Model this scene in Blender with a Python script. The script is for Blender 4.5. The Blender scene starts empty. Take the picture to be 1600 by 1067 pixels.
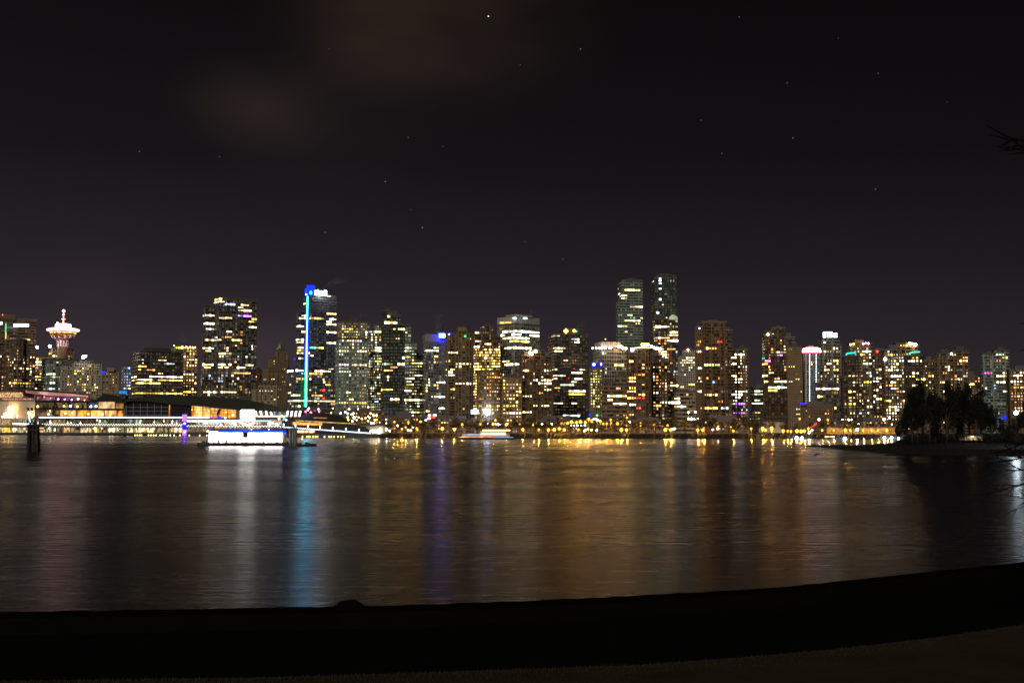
import bpy, bmesh, math, random
from mathutils import Vector, Matrix
R = math.radians
scn = bpy.context.scene
COL = scn.collection

# ------------------------------------------------------------------ camera
F, CX, CY, HZ, H = 1870.0, 800.0, 533.5, 672.0, 5.5   # photo pixels (1600 wide), eye height in m
PITCH = math.atan((HZ - CY) / F)
cam = bpy.data.cameras.new('camera'); cam_o = bpy.data.objects.new('camera', cam); COL.objects.link(cam_o)
cam_o.location = (0, 0, H); cam_o.rotation_euler = (R(90) + PITCH, 0, 0)
cam.sensor_width = 36; cam.lens = 36 * F / 1600; cam.clip_start = 0.1; cam.clip_end = 30000
scn.camera = cam_o
scn.view_settings.view_transform = 'Standard'; scn.view_settings.look = 'None'
scn.view_settings.exposure = 0.5; scn.view_settings.gamma = 1
scn.cycles.use_denoising = True
scn.cycles.max_bounces = 4; scn.cycles.diffuse_bounces = 1; scn.cycles.glossy_bounces = 2
scn.cycles.volume_bounces = 0; scn.cycles.transparent_max_bounces = 8
scn.cycles.caustics_reflective = False; scn.cycles.caustics_refractive = False
scn.cycles.sample_clamp_indirect = 3
scn.cycles.use_light_tree = True

CP, SP = math.cos(PITCH), math.sin(PITCH)
def ray(x, y):
    u, v = (x - CX) / F, (CY - y) / F
    return Vector((u, CP - v * SP, SP + v * CP))
def P(x, y, Y):
    d = ray(x, y); t = Y / d.y
    return Vector((d.x * t, Y, H + d.z * t))
def G(x, y, z=0.0):
    d = ray(x, y); t = (z - H) / d.z
    return Vector((d.x * t, d.y * t, z))
def pix(p):
    x, y, z = p[0], p[1], p[2] - H
    f = y * CP + z * SP; up = -y * SP + z * CP
    return (CX + F * x / f, CY - F * up / f)

# ------------------------------------------------------------------ world: night sky with city glow, thin cloud, stars
world = bpy.data.worlds.new('World'); scn.world = world; world.use_nodes = True
nt = world.node_tree; nt.nodes.clear()
def N(t, ty, **kw):
    n = t.nodes.new(ty)
    for k, v in kw.items(): setattr(n, k, v)
    return n
def mix_rgb(t, kind, a, b, fac=1.0):
    m = N(t, 'ShaderNodeMix', data_type='RGBA', blend_type=kind)
    for s, v in ((0, fac), (6, a), (7, b)):
        if hasattr(v, 'links'): t.links.new(v, m.inputs[s])
        else: m.inputs[s].default_value = v
    return m.outputs[2]
def mth(t, op, a, b=None, c=None):
    m = N(t, 'ShaderNodeMath', operation=op)
    for i, v in enumerate((a, b, c)):
        if v is None: continue
        if hasattr(v, 'links'): t.links.new(v, m.inputs[i])
        else: m.inputs[i].default_value = v
    return m.outputs[0]
tc = N(nt, 'ShaderNodeTexCoord')
nrm = N(nt, 'ShaderNodeVectorMath', operation='NORMALIZE'); nt.links.new(tc.outputs['Generated'], nrm.inputs[0])
D_ = nrm.outputs[0]
sep = N(nt, 'ShaderNodeSeparateXYZ'); nt.links.new(D_, sep.inputs[0])
rp = N(nt, 'ShaderNodeValToRGB'); nt.links.new(sep.outputs[2], rp.inputs[0])
e = rp.color_ramp.elements
e[0].position = 0.0; e[0].color = (.0450, .0345, .0420, 1)
e[1].position = 1.0; e[1].color = (.0016, .0014, .0016, 1)
for p, c in ((.06, (.0340, .0262, .0325)), (.13, (.0184, .0146, .0184)), (.22, (.0086, .0070, .0086)), (.34, (.0046, .0038, .0043))):
    q = e.new(p); q.color = c + (1,)
# sky darkened towards the right, standing in for lens vignetting
az = N(nt, 'ShaderNodeMapRange'); nt.links.new(sep.outputs[0], az.inputs[0])
az.inputs[1].default_value = -.45; az.inputs[2].default_value = .5; az.inputs[3].default_value = 1.1; az.inputs[4].default_value = .62
base = mix_rgb(nt, 'MULTIPLY', rp.outputs[0], (1, 1, 1, 1))
vm = N(nt, 'ShaderNodeVectorMath', operation='SCALE'); nt.links.new(base, vm.inputs[0]); nt.links.new(az.outputs[0], vm.inputs[3])
acc = vm.outputs[0]
# soft cloud patches
mp = N(nt, 'ShaderNodeMapping'); nt.links.new(D_, mp.inputs[0]); mp.inputs['Scale'].default_value = (4.0, 2.5, 9.0)
mp.inputs['Rotation'].default_value = (0, R(14), 0)
cl = N(nt, 'ShaderNodeTexNoise'); nt.links.new(mp.outputs[0], cl.inputs[0]); cl.inputs['Scale'].default_value = 1.3
cl.inputs['Detail'].default_value = 3; cl.inputs['Roughness'].default_value = .5
for (x, y, w, col) in ((680, 20, .110, (.0115, .0064, .0040)), (610, 75, .07, (.0045, .0026, .0018)), (405, 160, .055, (.0080, .0046, .0034)), (520, 205, .08, (.0026, .0016, .0013)), (130, 445, .05, (.0045, .0026, .0032)), (410, 540, .045, (.010, .007, .007))):
    d = ray(x, y).normalized()
    sb = N(nt, 'ShaderNodeVectorMath', operation='SUBTRACT'); nt.links.new(D_, sb.inputs[0]); sb.inputs[1].default_value = d
    sc_ = N(nt, 'ShaderNodeVectorMath', operation='MULTIPLY'); nt.links.new(sb.outputs[0], sc_.inputs[0]); sc_.inputs[1].default_value = (1, 1, 1.7)
    ln = N(nt, 'ShaderNodeVectorMath', operation='LENGTH'); nt.links.new(sc_.outputs[0], ln.inputs[0])
    mr = N(nt, 'ShaderNodeMapRange', interpolation_type='SMOOTHSTEP'); nt.links.new(ln.outputs[1], mr.inputs[0])
    mr.inputs[1].default_value = 0; mr.inputs[2].default_value = w * 1.5; mr.inputs[3].default_value = 1; mr.inputs[4].default_value = 0
    k = mth(nt, 'MULTIPLY', mr.outputs[0], mth(nt, 'MULTIPLY_ADD', cl.outputs[0], 3.4, -.6))
    k = mth(nt, 'MAXIMUM', k, 0)
    v = N(nt, 'ShaderNodeVectorMath', operation='SCALE'); v.inputs[0].default_value = col; nt.links.new(k, v.inputs[3])
    ad = N(nt, 'ShaderNodeVectorMath', operation='ADD'); nt.links.new(acc, ad.inputs[0]); nt.links.new(v.outputs[0], ad.inputs[1]); acc = ad.outputs[0]
STARS = [(763, 26, 1.6, (.7, .85, 1)), (907, 77, .5, (.6, .75, 1)), (1230, 130, .28, (.8, .9, 1)), (602, 284, .5, (.7, 1, .95)), (660, 356, .6, (.7, 1, .95)),
         (638, 215, .25, (.8, 1, 1)), (508, 363, .3, (.6, 1, .9)), (1239, 216, .4, (.8, .9, 1)), (1128, 240, .25, (.9, .9, 1)), (218, 237, .3, (.6, 1, .9)),
         (880, 405, .16, (.9, 1, 1)), (1368, 296, .25, (1, .9, 1)), (1372, 115, .2, (.9, .9, 1)), (813, 102, .14, (1, 1, 1)), (1155, 27, .3, (.7, .8, 1)),
         (343, 245, .16, (1, .9, .8)), (1095, 188, .2, (1, 1, 1)), (820, 378, .12, (1, 1, 1)), (642, 328, .12, (1, .8, .6)), (692, 229, .12, (1, 1, 1)), (514, 77, .1, (.6, .7, 1)), (1310, 60, .1, (1, 1, 1)), (1480, 160, .08, (1, 1, 1))]
for (x, y, s, col) in STARS:
    d = ray(x, y).normalized()
    ds = N(nt, 'ShaderNodeVectorMath', operation='DISTANCE'); nt.links.new(D_, ds.inputs[0]); ds.inputs[1].default_value = d
    k = mth(nt, 'LESS_THAN', ds.outputs[1], .00052)
    v = N(nt, 'ShaderNodeVectorMath', operation='SCALE'); v.inputs[0].default_value = [c * s * (1 if s > .9 else .32) for c in col]; nt.links.new(k, v.inputs[3])
    ad = N(nt, 'ShaderNodeVectorMath', operation='ADD'); nt.links.new(acc, ad.inputs[0]); nt.links.new(v.outputs[0], ad.inputs[1]); acc = ad.outputs[0]
bg = N(nt, 'ShaderNodeBackground'); nt.links.new(acc, bg.inputs[0]); bg.inputs[1].default_value = .70
wo = N(nt, 'ShaderNodeOutputWorld'); nt.links.new(bg.outputs[0], wo.inputs[0])
world.cycles.sampling_method = 'AUTOMATIC'

# added faint fill sun, low behind the camera, to lift the walls
sl = bpy.data.lights.new('moon', 'SUN'); sl.energy = .78; sl.angle = R(8); sl.color = (1, .86, .70)  # 'moon' is the added fill sun
so = bpy.data.objects.new('moon', sl); COL.objects.link(so); so.rotation_euler = (R(68), 0, R(-18))  # added fill sun

# ------------------------------------------------------------------ mesh builder
class MB:
    def __init__(s): s.v = []; s.f = []; s.m = []; s.uv = {}
    def face(s, pts, mat=0, uv=None):
        b = len(s.v); s.v += [tuple(p) for p in pts]; s.f.append(tuple(range(b, b + len(pts)))); s.m.append(mat)
        if uv: s.uv[len(s.f) - 1] = uv
    def prism(s, poly, z0, z1, mat=0, top=True, bot=True, cell=None, zb=0, tops=None, topmat=None):
        n = len(poly); acc_ = 0.0
        tz = tops or [z1] * n
        for i in range(n):
            a, b = poly[i], poly[(i + 1) % n]; L = math.hypot(b[0] - a[0], b[1] - a[1])
            uv = None
            if cell:
                nb = max(1, round(L / cell[0]))
                uv = [(acc_, (z0 - zb) / cell[1]), (acc_ + nb, (z0 - zb) / cell[1]), (acc_ + nb, (tz[(i + 1) % n] - zb) / cell[1]), (acc_, (tz[i] - zb) / cell[1])]
                acc_ += nb + 3
            s.face([(a[0], a[1], z0), (b[0], b[1], z0), (b[0], b[1], tz[(i + 1) % n]), (a[0], a[1], tz[i])], mat, uv)
        if top: s.face([(poly[i][0], poly[i][1], tz[i]) for i in range(n)], mat if topmat is None else topmat)
        if bot: s.face([(p[0], p[1], z0) for p in reversed(poly)], mat)
    def box(s, c, d, rz=0, mat=0):
        cs, sn = math.cos(rz), math.sin(rz)
        poly = [(c[0] + cs * x - sn * y, c[1] + sn * x + cs * y) for x, y in ((-d[0] / 2, -d[1] / 2), (d[0] / 2, -d[1] / 2), (d[0] / 2, d[1] / 2), (-d[0] / 2, d[1] / 2))]
        s.prism(poly, c[2] - d[2] / 2, c[2] + d[2] / 2, mat)
    def tube(s, pts, rad, n=6, mat=0, cap=True):
        rings = []
        for i, p in enumerate(pts):
            p = Vector(p)
            t = (Vector(pts[min(i + 1, len(pts) - 1)]) - Vector(pts[max(i - 1, 0)])).normalized()
            a = t.cross(Vector((0, 0, 1))) if abs(t.z) < .95 else t.cross(Vector((1, 0, 0)))
            a.normalize(); b = t.cross(a); r = rad[i] if isinstance(rad, (list, tuple)) else rad
            rings.append([p + (a * math.cos(2 * math.pi * k / n) + b * math.sin(2 * math.pi * k / n)) * r for k in range(n)])
        b0 = len(s.v)
        for rg in rings: s.v += [tuple(q) for q in rg]
        for i in range(len(rings) - 1):
            for k in range(n):
                k2 = (k + 1) % n
                s.f.append((b0 + i * n + k, b0 + (i + 1) * n + k, b0 + (i + 1) * n + k2, b0 + i * n + k2)); s.m.append(mat)
        if cap:
            s.f.append(tuple(b0 + k for k in range(n))); s.m.append(mat)
            s.f.append(tuple(b0 + (len(rings) - 1) * n + k for k in reversed(range(n)))); s.m.append(mat)
    def lathe(s, c, prof, n=16, mat=0):
        b0 = len(s.v)
        for r, z in prof:
            for k in range(n):
                a = 2 * math.pi * k / n; s.v.append((c[0] + r * math.cos(a), c[1] + r * math.sin(a), c[2] + z))
        for i in range(len(prof) - 1):
            for k in range(n):
                k2 = (k + 1) % n
                s.f.append((b0 + i * n + k, b0 + i * n + k2, b0 + (i + 1) * n + k2, b0 + (i + 1) * n + k)); s.m.append(mat)
        s.f.append(tuple(b0 + k for k in reversed(range(n)))); s.m.append(mat)
        s.f.append(tuple(b0 + (len(prof) - 1) * n + k for k in range(n))); s.m.append(mat)
    def ball(s, c, r, n=8, mat=0, sq=1):
        k = max(3, n // 2)
        s.lathe(c, [(max(.02 * r, r * math.sin(math.pi * i / k)), -r * sq * math.cos(math.pi * i / k)) for i in range(k + 1)], n, mat)
    def mesh(s, name, mats):
        me = bpy.data.meshes.new(name); me.from_pydata(s.v, [], s.f); me.polygons.foreach_set('material_index', s.m)
        for m in mats: me.materials.append(m)
        if s.uv:
            ul = me.uv_layers.new(name='UVMap')
            for fi, uv in s.uv.items():
                for li, c in zip(me.polygons[fi].loop_indices, uv): ul.data[li].uv = c
        me.update(); return me
    def build(s, name, mats, parent=None, smooth=False):
        if not isinstance(mats, (list, tuple)): mats = [mats]
        me = s.mesh(name, mats)
        if smooth: me.polygons.foreach_set('use_smooth', [True] * len(me.polygons))
        o = bpy.data.objects.new(name, me); COL.objects.link(o)
        if parent: o.parent = parent; o.matrix_parent_inverse = Matrix.Translation(-parent.location)
        return o

def tag(o, label=None, cat=None, group=None, kind=None):
    if label: o['label'] = label
    if cat: o['category'] = cat
    if group: o['group'] = group
    if kind: o['kind'] = kind
    return o
def thing(name, label, cat, loc, group=None):
    o = bpy.data.objects.new(name, None); COL.objects.link(o); o.location = loc; o.empty_display_size = 1
    return tag(o, label, cat, group)

# ------------------------------------------------------------------ materials
def mat(name, col, rough=.8, metal=0, var=.25, scale=.6, spec=.3):
    m = bpy.data.materials.new(name); m.use_nodes = True; t = m.node_tree; b = t.nodes['Principled BSDF']
    tcn = N(t, 'ShaderNodeTexCoord'); nz = N(t, 'ShaderNodeTexNoise'); t.links.new(tcn.outputs['Object'], nz.inputs[0])
    nz.inputs['Scale'].default_value = scale; nz.inputs['Detail'].default_value = 4
    lo = tuple(c * (1 - var) for c in col) + (1,); hi = tuple(min(1, c * (1 + var)) for c in col) + (1,)
    t.links.new(mix_rgb(t, 'MIX', lo, hi, nz.outputs[0]), b.inputs['Base Color'])
    b.inputs['Roughness'].default_value = rough; b.inputs['Metallic'].default_value = metal; b.inputs['Specular IOR Level'].default_value = spec
    return m
WALL = {k: mat('wall_' + k, c, .85, scale=.08) for k, c in dict(pale=(.42, .40, .35), beige=(.40, .32, .22), brown=(.17, .115, .07), dark=(.075, .066, .06),
        grey=(.27, .26, .25), green=(.27, .34, .31), blue=(.22, .27, .34), tan=(.24, .18, .105), slate=(.13, .13, .14)).items()}
M_roof = mat('roof_gravel', (.10, .095, .09)); M_frame = mat('dark_frame', (.06, .055, .05), .6); M_metal = mat('painted_steel', (.12, .12, .12), .5)
M_steel = mat('pale_steel', (.45, .45, .43), .5)
PAL = dict(warm=(1, .60, .27), amber=(1, .46, .12), orange=(1, .34, .05), yellow=(1, .64, .12), lime=(.95, .85, .25), white=(1, .76, .40), cool=(.72, .90, 1.0),
           pure=(1, .95, .86), green=(.10, 1.0, .35), gw=(.80, .95, .62), bluew=(.35, .50, 1), blue=(.004, .012, 1), violet=(.35, .12, 1), sodium=(1, .43, .035), sodium_dim=(1, .30, .01), red=(1, .04, .03), pink=(1, .25, .35),
           teal=(.02, .75, .5), magenta=(1, .15, .8), cyan=(.02, .35, 1), rose=(1, .45, .38), coral=(1, .22, .10), blush=(1, .50, .53), azure=(.004, .06, 1))
_em = {}
def emit(col, s, samp='AUTO', var=0.0, vscale=.5):
    k = (col, round(s, 2), samp, var)
    if k in _em: return _em[k]
    m = bpy.data.materials.new('glow_' + col); m.use_nodes = True; t = m.node_tree; t.nodes.clear()
    em = N(t, 'ShaderNodeEmission'); em.inputs[0].default_value = PAL[col] + (1,); em.inputs[1].default_value = s
    if var:
        g = N(t, 'ShaderNodeTexCoord'); nz = N(t, 'ShaderNodeTexNoise'); t.links.new(g.outputs['Object'], nz.inputs[0]); nz.inputs['Scale'].default_value = vscale; nz.inputs['Detail'].default_value = 3
        mr = N(t, 'ShaderNodeMapRange'); t.links.new(nz.outputs[0], mr.inputs[0]); mr.inputs[1].default_value = .36; mr.inputs[2].default_value = .66
        mr.inputs[3].default_value = s * (1 - var); mr.inputs[4].default_value = s * (1 + var)
        t.links.new(mr.outputs[0], em.inputs[1])
    o = N(t, 'ShaderNodeOutputMaterial'); t.links.new(em.outputs[0], o.inputs[0])
    m.cycles.emission_sampling = samp
    _em[k] = m; return m
_gl = {}
def glass(kind, dens):
    """dark glazing; some cells of it are dimly lit rooms"""
    k = (kind, dens)
    if k in _gl: return _gl[k]
    tint, colr = dict(neutral=((.02, .02, .022), (1, .6, .28)), green=((.03, .045, .04), (.75, .85, .5)), blue=((.02, .03, .05), (.7, .75, 1)), warm=((.03, .022, .015), (1, .52, .16)))[kind]
    m = bpy.data.materials.new('glazing_' + kind); m.use_nodes = True; t = m.node_tree; b = t.nodes['Principled BSDF']
    b.inputs['Base Color'].default_value = tint + (1,); b.inputs['Roughness'].default_value = .18
    uv = N(t, 'ShaderNodeUVMap'); oi = N(t, 'ShaderNodeObjectInfo')
    fl = N(t, 'ShaderNodeVectorMath', operation='FLOOR'); t.links.new(uv.outputs[0], fl.inputs[0])
    ad = N(t, 'ShaderNodeVectorMath', operation='ADD'); t.links.new(fl.outputs[0], ad.inputs[0])
    cmb = N(t, 'ShaderNodeCombineXYZ'); t.links.new(mth(t, 'MULTIPLY', oi.outputs['Random'], 97.0), cmb.inputs[2]); t.links.new(cmb.outputs[0], ad.inputs[1])
    wn = N(t, 'ShaderNodeTexWhiteNoise'); t.links.new(ad.outputs[0], wn.inputs[0])
    sx = N(t, 'ShaderNodeSeparateColor'); t.links.new(wn.outputs['Color'], sx.inputs[0])
    on = mth(t, 'LESS_THAN', wn.outputs['Value'], min(.6, dens * 1.7 + .12))
    fr = N(t, 'ShaderNodeVectorMath', operation='FRACTION'); t.links.new(uv.outputs[0], fr.inputs[0])
    s2 = N(t, 'ShaderNodeSeparateXYZ'); t.links.new(fr.outputs[0], s2.inputs[0])
    mk = mth(t, 'MULTIPLY', mth(t, 'LESS_THAN', mth(t, 'ABSOLUTE', mth(t, 'SUBTRACT', s2.outputs[0], .5)), .36), mth(t, 'LESS_THAN', mth(t, 'ABSOLUTE', mth(t, 'SUBTRACT', s2.outputs[1], .62)), .28))
    st = mth(t, 'MULTIPLY', mth(t, 'POWER', sx.outputs[0], 2.4), 1.0)
    st = mth(t, 'MULTIPLY', mth(t, 'MULTIPLY', st, on), mk)
    # faint corridor glow in the rest, raised to stand in for street light
    st = mth(t, 'ADD', st, mth(t, 'MULTIPLY', mth(t, 'MULTIPLY', mth(t, 'POWER', sx.outputs[1], 1.6), mk), .06))
    c2 = mix_rgb(t, 'MIX', colr + (1,), (1, .85, .6, 1), sx.outputs[2])
    t.links.new(c2, b.inputs['Emission Color']); t.links.new(st, b.inputs['Emission Strength'])
    m.cycles.emission_sampling = 'NONE'
    _gl[k] = m; return m
_wm = {}
def window_mesh(col, s):
    k = (col, s)
    if k not in _wm:
        b = MB(); b.face([(-.5, -.5, -.5), (.5, -.5, -.5), (.5, -.5, .5), (-.5, -.5, .5)], 0)      # the pane
        for q in ([(-.5, .5, -.5), (-.5, -.5, -.5), (-.5, -.5, .5), (-.5, .5, .5)], [(.5, -.5, -.5), (.5, .5, -.5), (.5, .5, .5), (.5, -.5, .5)],
                  [(-.5, -.5, .5), (.5, -.5, .5), (.5, .5, .5), (-.5, .5, .5)], [(-.5, .5, -.5), (.5, .5, -.5), (.5, -.5, -.5), (-.5, -.5, -.5)]): b.face(q, 1)
        _wm[k] = b.mesh('window', [emit(col, s), M_frame])
    return _wm[k]

# ------------------------------------------------------------------ shoreline
YW = [(-400, 678.2), (0, 679.5), (290, 680.8), (445, 683.0), (580, 684.3), (640, 685.0), (1000, 685.6), (1420, 685.8), (2200, 686.5)]
def yw(x):
    for (a, ya), (b, yb) in zip(YW, YW[1:]):
        if x <= b: return ya + (yb - ya) * (x - a) / (b - a)
    return YW[-1][1]
def S(x, back=0.0):
    """point of the shoreline in pixel column x, moved back (away) by metres along the view ray"""
    g = G(x, yw(x)); d = Vector((g.x, g.y)).normalized()
    return (g.x + d.x * back, g.y + d.y * back)
def zat(x, y, back=0.0):
    return P(x, y, S(x, back)[1]).z
def ribbon(b, xs, ytop, ybot, back, thick, mat_=0):
    """box-like slab that follows the quay; ytop/ybot are pixel rows, one per x (or constant)"""
    xs = list(xs); n = len(xs)
    yt = ytop if isinstance(ytop, (list, tuple)) else [ytop] * n
    yb = ybot if isinstance(ybot, (list, tuple)) else [ybot] * n
    fr = [S(x, back) for x in xs]; bk = [S(x, back + thick) for x in xs]
    zt = [zat(x, y, back) for x, y in zip(xs, yt)]; zb = [zat(x, y, back) for x, y in zip(xs, yb)]
    for i in range(n - 1):
        j = i + 1
        A, B, C, D = (fr[i][0], fr[i][1]), (fr[j][0], fr[j][1]), (bk[j][0], bk[j][1]), (bk[i][0], bk[i][1])
        b.face([A + (zb[i],), B + (zb[j],), B + (zt[j],), A + (zt[i],)], mat_)
        b.face([A + (zt[i],), B + (zt[j],), C + (zt[j],), D + (zt[i],)], mat_)
        b.face([D + (zb[i],), C + (zb[j],), B + (zb[j],), A + (zb[i],)], mat_)
        b.face([C + (zb[j],), D + (zb[i],), D + (zt[i],), C + (zt[j],)], mat_)
        if i == 0: b.face([D + (zb[i],), A + (zb[i],), A + (zt[i],), D + (zt[i],)], mat_)
        if j == n - 1: b.face([B + (zb[j],), C + (zb[j],), C + (zt[j],), B + (zt[j],)], mat_)

# ------------------------------------------------------------------ water
wm = bpy.data.materials.new('water'); wm.use_nodes = True; t = wm.node_tree; b = t.nodes['Principled BSDF']
b.inputs['Base Color'].default_value = (.004, .005, .006, 1); b.inputs['IOR'].default_value = 1.333
g = N(t, 'ShaderNodeNewGeometry')
def wnoise(sx_, sy_, scale, det=3, rough=.55):
    mp_ = N(t, 'ShaderNodeMapping'); t.links.new(g.outputs['Position'], mp_.inputs[0]); mp_.inputs['Scale'].default_value = (sx_, sy_, 1)
    n_ = N(t, 'ShaderNodeTexNoise'); t.links.new(mp_.outputs[0], n_.inputs[0]); n_.inputs['Scale'].default_value = scale
    n_.inputs['Detail'].default_value = det; n_.inputs['Roughness'].default_value = rough
    return n_.outputs[0]
patch = wnoise(.012, .035, 1.0, 4); fine = wnoise(.30, 1.0, 1.3, 8, .72)
ro = mth(t, 'MULTIPLY_ADD', patch, .12, .215); ro = mth(t, 'MULTIPLY_ADD', fine, .12, ro); ro = mth(t, 'SUBTRACT', ro, .06)
t.links.new(ro, b.inputs['Roughness'])
tg = N(t, 'ShaderNodeCombineXYZ'); tg.inputs[1].default_value = 1.0      # wave crests run along x: rougher along y
b.inputs['Anisotropic'].default_value = .48; t.links.new(tg.outputs[0], b.inputs['Tangent']); b.inputs['IOR'].default_value = 1.5
bp = N(t, 'ShaderNodeBump'); bp.inputs['Strength'].default_value = .045; bp.inputs['Distance'].default_value = .10
t.links.new(wnoise(.3, 1.0, 1.1, 2, .5), bp.inputs['Height'])
bp2 = N(t, 'ShaderNodeBump'); bp2.inputs['Strength'].default_value = .06; bp2.inputs['Distance'].default_value = .4
t.nodes.remove(bp2); t.links.new(bp.outputs[0], b.inputs['Normal'])
# calmer slicks far out, towards the other shore
b2 = N(t, 'ShaderNodeBsdfPrincipled'); b2.inputs['Base Color'].default_value = (.004, .005, .006, 1); b2.inputs['IOR'].default_value = 1.5; b2.inputs['Roughness'].default_value = .10
sg_ = N(t, 'ShaderNodeSeparateXYZ'); t.links.new(g.outputs['Position'], sg_.inputs[0])
far_ = N(t, 'ShaderNodeMapRange', interpolation_type='SMOOTHSTEP'); t.links.new(sg_.outputs[1], far_.inputs[0]); far_.inputs[1].default_value = 330; far_.inputs[2].default_value = 700
sl_ = N(t, 'ShaderNodeMapRange', interpolation_type='SMOOTHSTEP'); t.links.new(wnoise(.0022, .012, 1.0, 2), sl_.inputs[0]); sl_.inputs[1].default_value = .38; sl_.inputs[2].default_value = .56; sl_.inputs[3].default_value = .12; sl_.inputs[4].default_value = .42
ms = N(t, 'ShaderNodeMixShader'); t.links.new(mth(t, 'MULTIPLY', far_.outputs[0], sl_.outputs[0]), ms.inputs[0]); t.links.new(b.outputs[0], ms.inputs[1]); t.links.new(b2.outputs[0], ms.inputs[2])
t.links.new(ms.outputs[0], t.nodes['Material Output'].inputs[0])
w = MB(); w.face([(-9000, -60, 0), (9000, -60, 0), (9000, 9000, 0), (-9000, 9000, 0)])
tag(w.build('water', wm), kind='structure')

# ------------------------------------------------------------------ far land, sea wall, grassy promenade
M_city = mat('city_ground', (.05, .048, .045), .9); M_lawn = mat('lawn', (.07, .075, .03), .95, scale=.05); M_rip = mat('riprap', (.03, .027, .024), .9, var=.6, scale=.8)
M_path = mat('asphalt_path', (.05, .05, .05), .9, scale=.3)
xs = [-500, -200] + list(range(0, 2201, 40))
gm = MB()
for a, c in zip(xs, xs[1:]):
    p, q = S(a, 3), S(c, 3)
    p2, q2 = (p[0] * 14, p[1] * 14), (q[0] * 14, q[1] * 14)
    gm.face([(p[0], p[1], 2.9), (q[0], q[1], 2.9), (q2[0], q2[1], 2.9), (p2[0], p2[1], 2.9)])
tag(gm.build('ground', M_city), kind='structure')
rnd = random.Random(5)
xs = list(range(560, 2000, 3)); sw = MB()
prev = None
for x in xs:
    lo, mid, hi = S(x, -2 + rnd.uniform(-.6, .6)), S(x, .8 + rnd.uniform(-.6, .6)), S(x, 3.2)
    cur = [(lo[0], lo[1], -.3), (mid[0], mid[1], 1.5 + rnd.uniform(-.35, .35)), (hi[0], hi[1], 3.15 + rnd.uniform(-.1, .1)), (hi[0], hi[1] + .8, 2.8)]
    if prev:
        for k in range(3): sw.face([prev[k], cur[k], cur[k + 1], prev[k + 1]])
    prev = cur
tag(sw.build('riprap_bank', M_rip), kind='structure')
for nm, b0_, b1_, z, m_ in (('lawn', 3.6, 16, 2.93, M_lawn), ('seawall_path', 16.2, 21, 2.935, M_path), ('park_lawn', 21.3, 75, 2.94, M_lawn)):
    L = MB(); X = list(range(590, 1700, 30))
    for a, c in zip(X, X[1:]):
        p, q, r_, s_ = S(a, b0_), S(c, b0_), S(c, b1_), S(a, b1_)
        L.face([p + (z,), q + (z,), r_ + (z,), s_ + (z,)])
    tag(L.build(nm, m_), kind='structure')

# ------------------------------------------------------------------ near foreground: sea wall, walkway, grass
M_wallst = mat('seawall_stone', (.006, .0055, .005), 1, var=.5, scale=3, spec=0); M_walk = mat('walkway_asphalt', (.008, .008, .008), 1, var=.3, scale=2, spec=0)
gr = bpy.data.materials.new('grass'); gr.use_nodes = True; t = gr.node_tree; bb = t.nodes['Principled BSDF']
g2 = N(t, 'ShaderNodeTexCoord'); n1 = N(t, 'ShaderNodeTexNoise'); t.links.new(g2.outputs['Object'], n1.inputs[0]); n1.inputs['Scale'].default_value = 1.6; n1.inputs['Detail'].default_value = 7; n1.inputs['Roughness'].default_value = .7
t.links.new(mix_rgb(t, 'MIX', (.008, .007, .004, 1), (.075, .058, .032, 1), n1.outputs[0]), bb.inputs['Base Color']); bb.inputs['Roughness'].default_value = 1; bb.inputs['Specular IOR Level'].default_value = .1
def interp(T, x):
    for (a, ya), (b_, yb) in zip(T, T[1:]):
        if x <= b_: return ya + (yb - ya) * (x - a) / (b_ - a)
    return T[-1][1]
EDGE = [(-600, 963), (0, 956), (300, 951), (600, 946), (800, 939), (1000, 930), (1200, 918), (1300, 909), (1450, 893), (1600, 878), (2100, 822)]
GRS = [(-600, 1072), (0, 1063), (400, 1058), (600, 1052), (800, 1045), (1000, 1038), (1150, 1027), (1300, 1014), (1450, 997), (1600, 975), (2100, 915)]
ZW, ZK, ZG = 3.22, 3.02, 3.9
rnd = random.Random(3)
XS = list(range(-600, 2101, 20))
wl, wk, gs = MB(), MB(), MB()
def near(x, z, T, dy=0): g_ = G(x, interp(T, x) + dy, z); return g_
pw = pk = pg = None
for x in XS:
    o1 = near(x, ZW, EDGE); d = Vector((o1.x, o1.y, 0)).normalized()
    i1 = o1 - d * .55
    base_ = o1 + d * .5; j = rnd.uniform(-.007, .007)
    cw = [(base_.x, base_.y, -.6), (o1.x, o1.y, ZW + j), (i1.x, i1.y, ZW + j), (i1.x, i1.y, ZK)]
    gg = near(x, ZG - .0, GRS); g0 = gg + Vector((gg.x, gg.y, 0)).normalized() * 1.6
    ck = [(i1.x, i1.y, ZK), (g0.x, g0.y, ZK + .05)]
    back_ = Vector((gg.x * .02, gg.y * .02 - 6, 4.02))
    cg = [(g0.x, g0.y, ZK + .05), (gg.x, gg.y, ZG), (gg.x - d.x * 1.2, gg.y - d.y * 1.2, ZG + .03), tuple(back_)]
    if pw:
        for k in range(3): wl.face([pw[k], cw[k], cw[k + 1], pw[k + 1]])
        wk.face([ck[0], pk[0], pk[1], ck[1]][::-1]); 
        for k in range(3): gs.face([pg[k], cg[k], cg[k + 1], pg[k + 1]])
    pw, pk, pg = cw, ck, cg
tag(wl.build('seawall', M_wallst), kind='structure'); tag(wk.build('walkway', M_walk), kind='structure'); tag(gs.build('grass_bank', gr), kind='structure')
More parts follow.
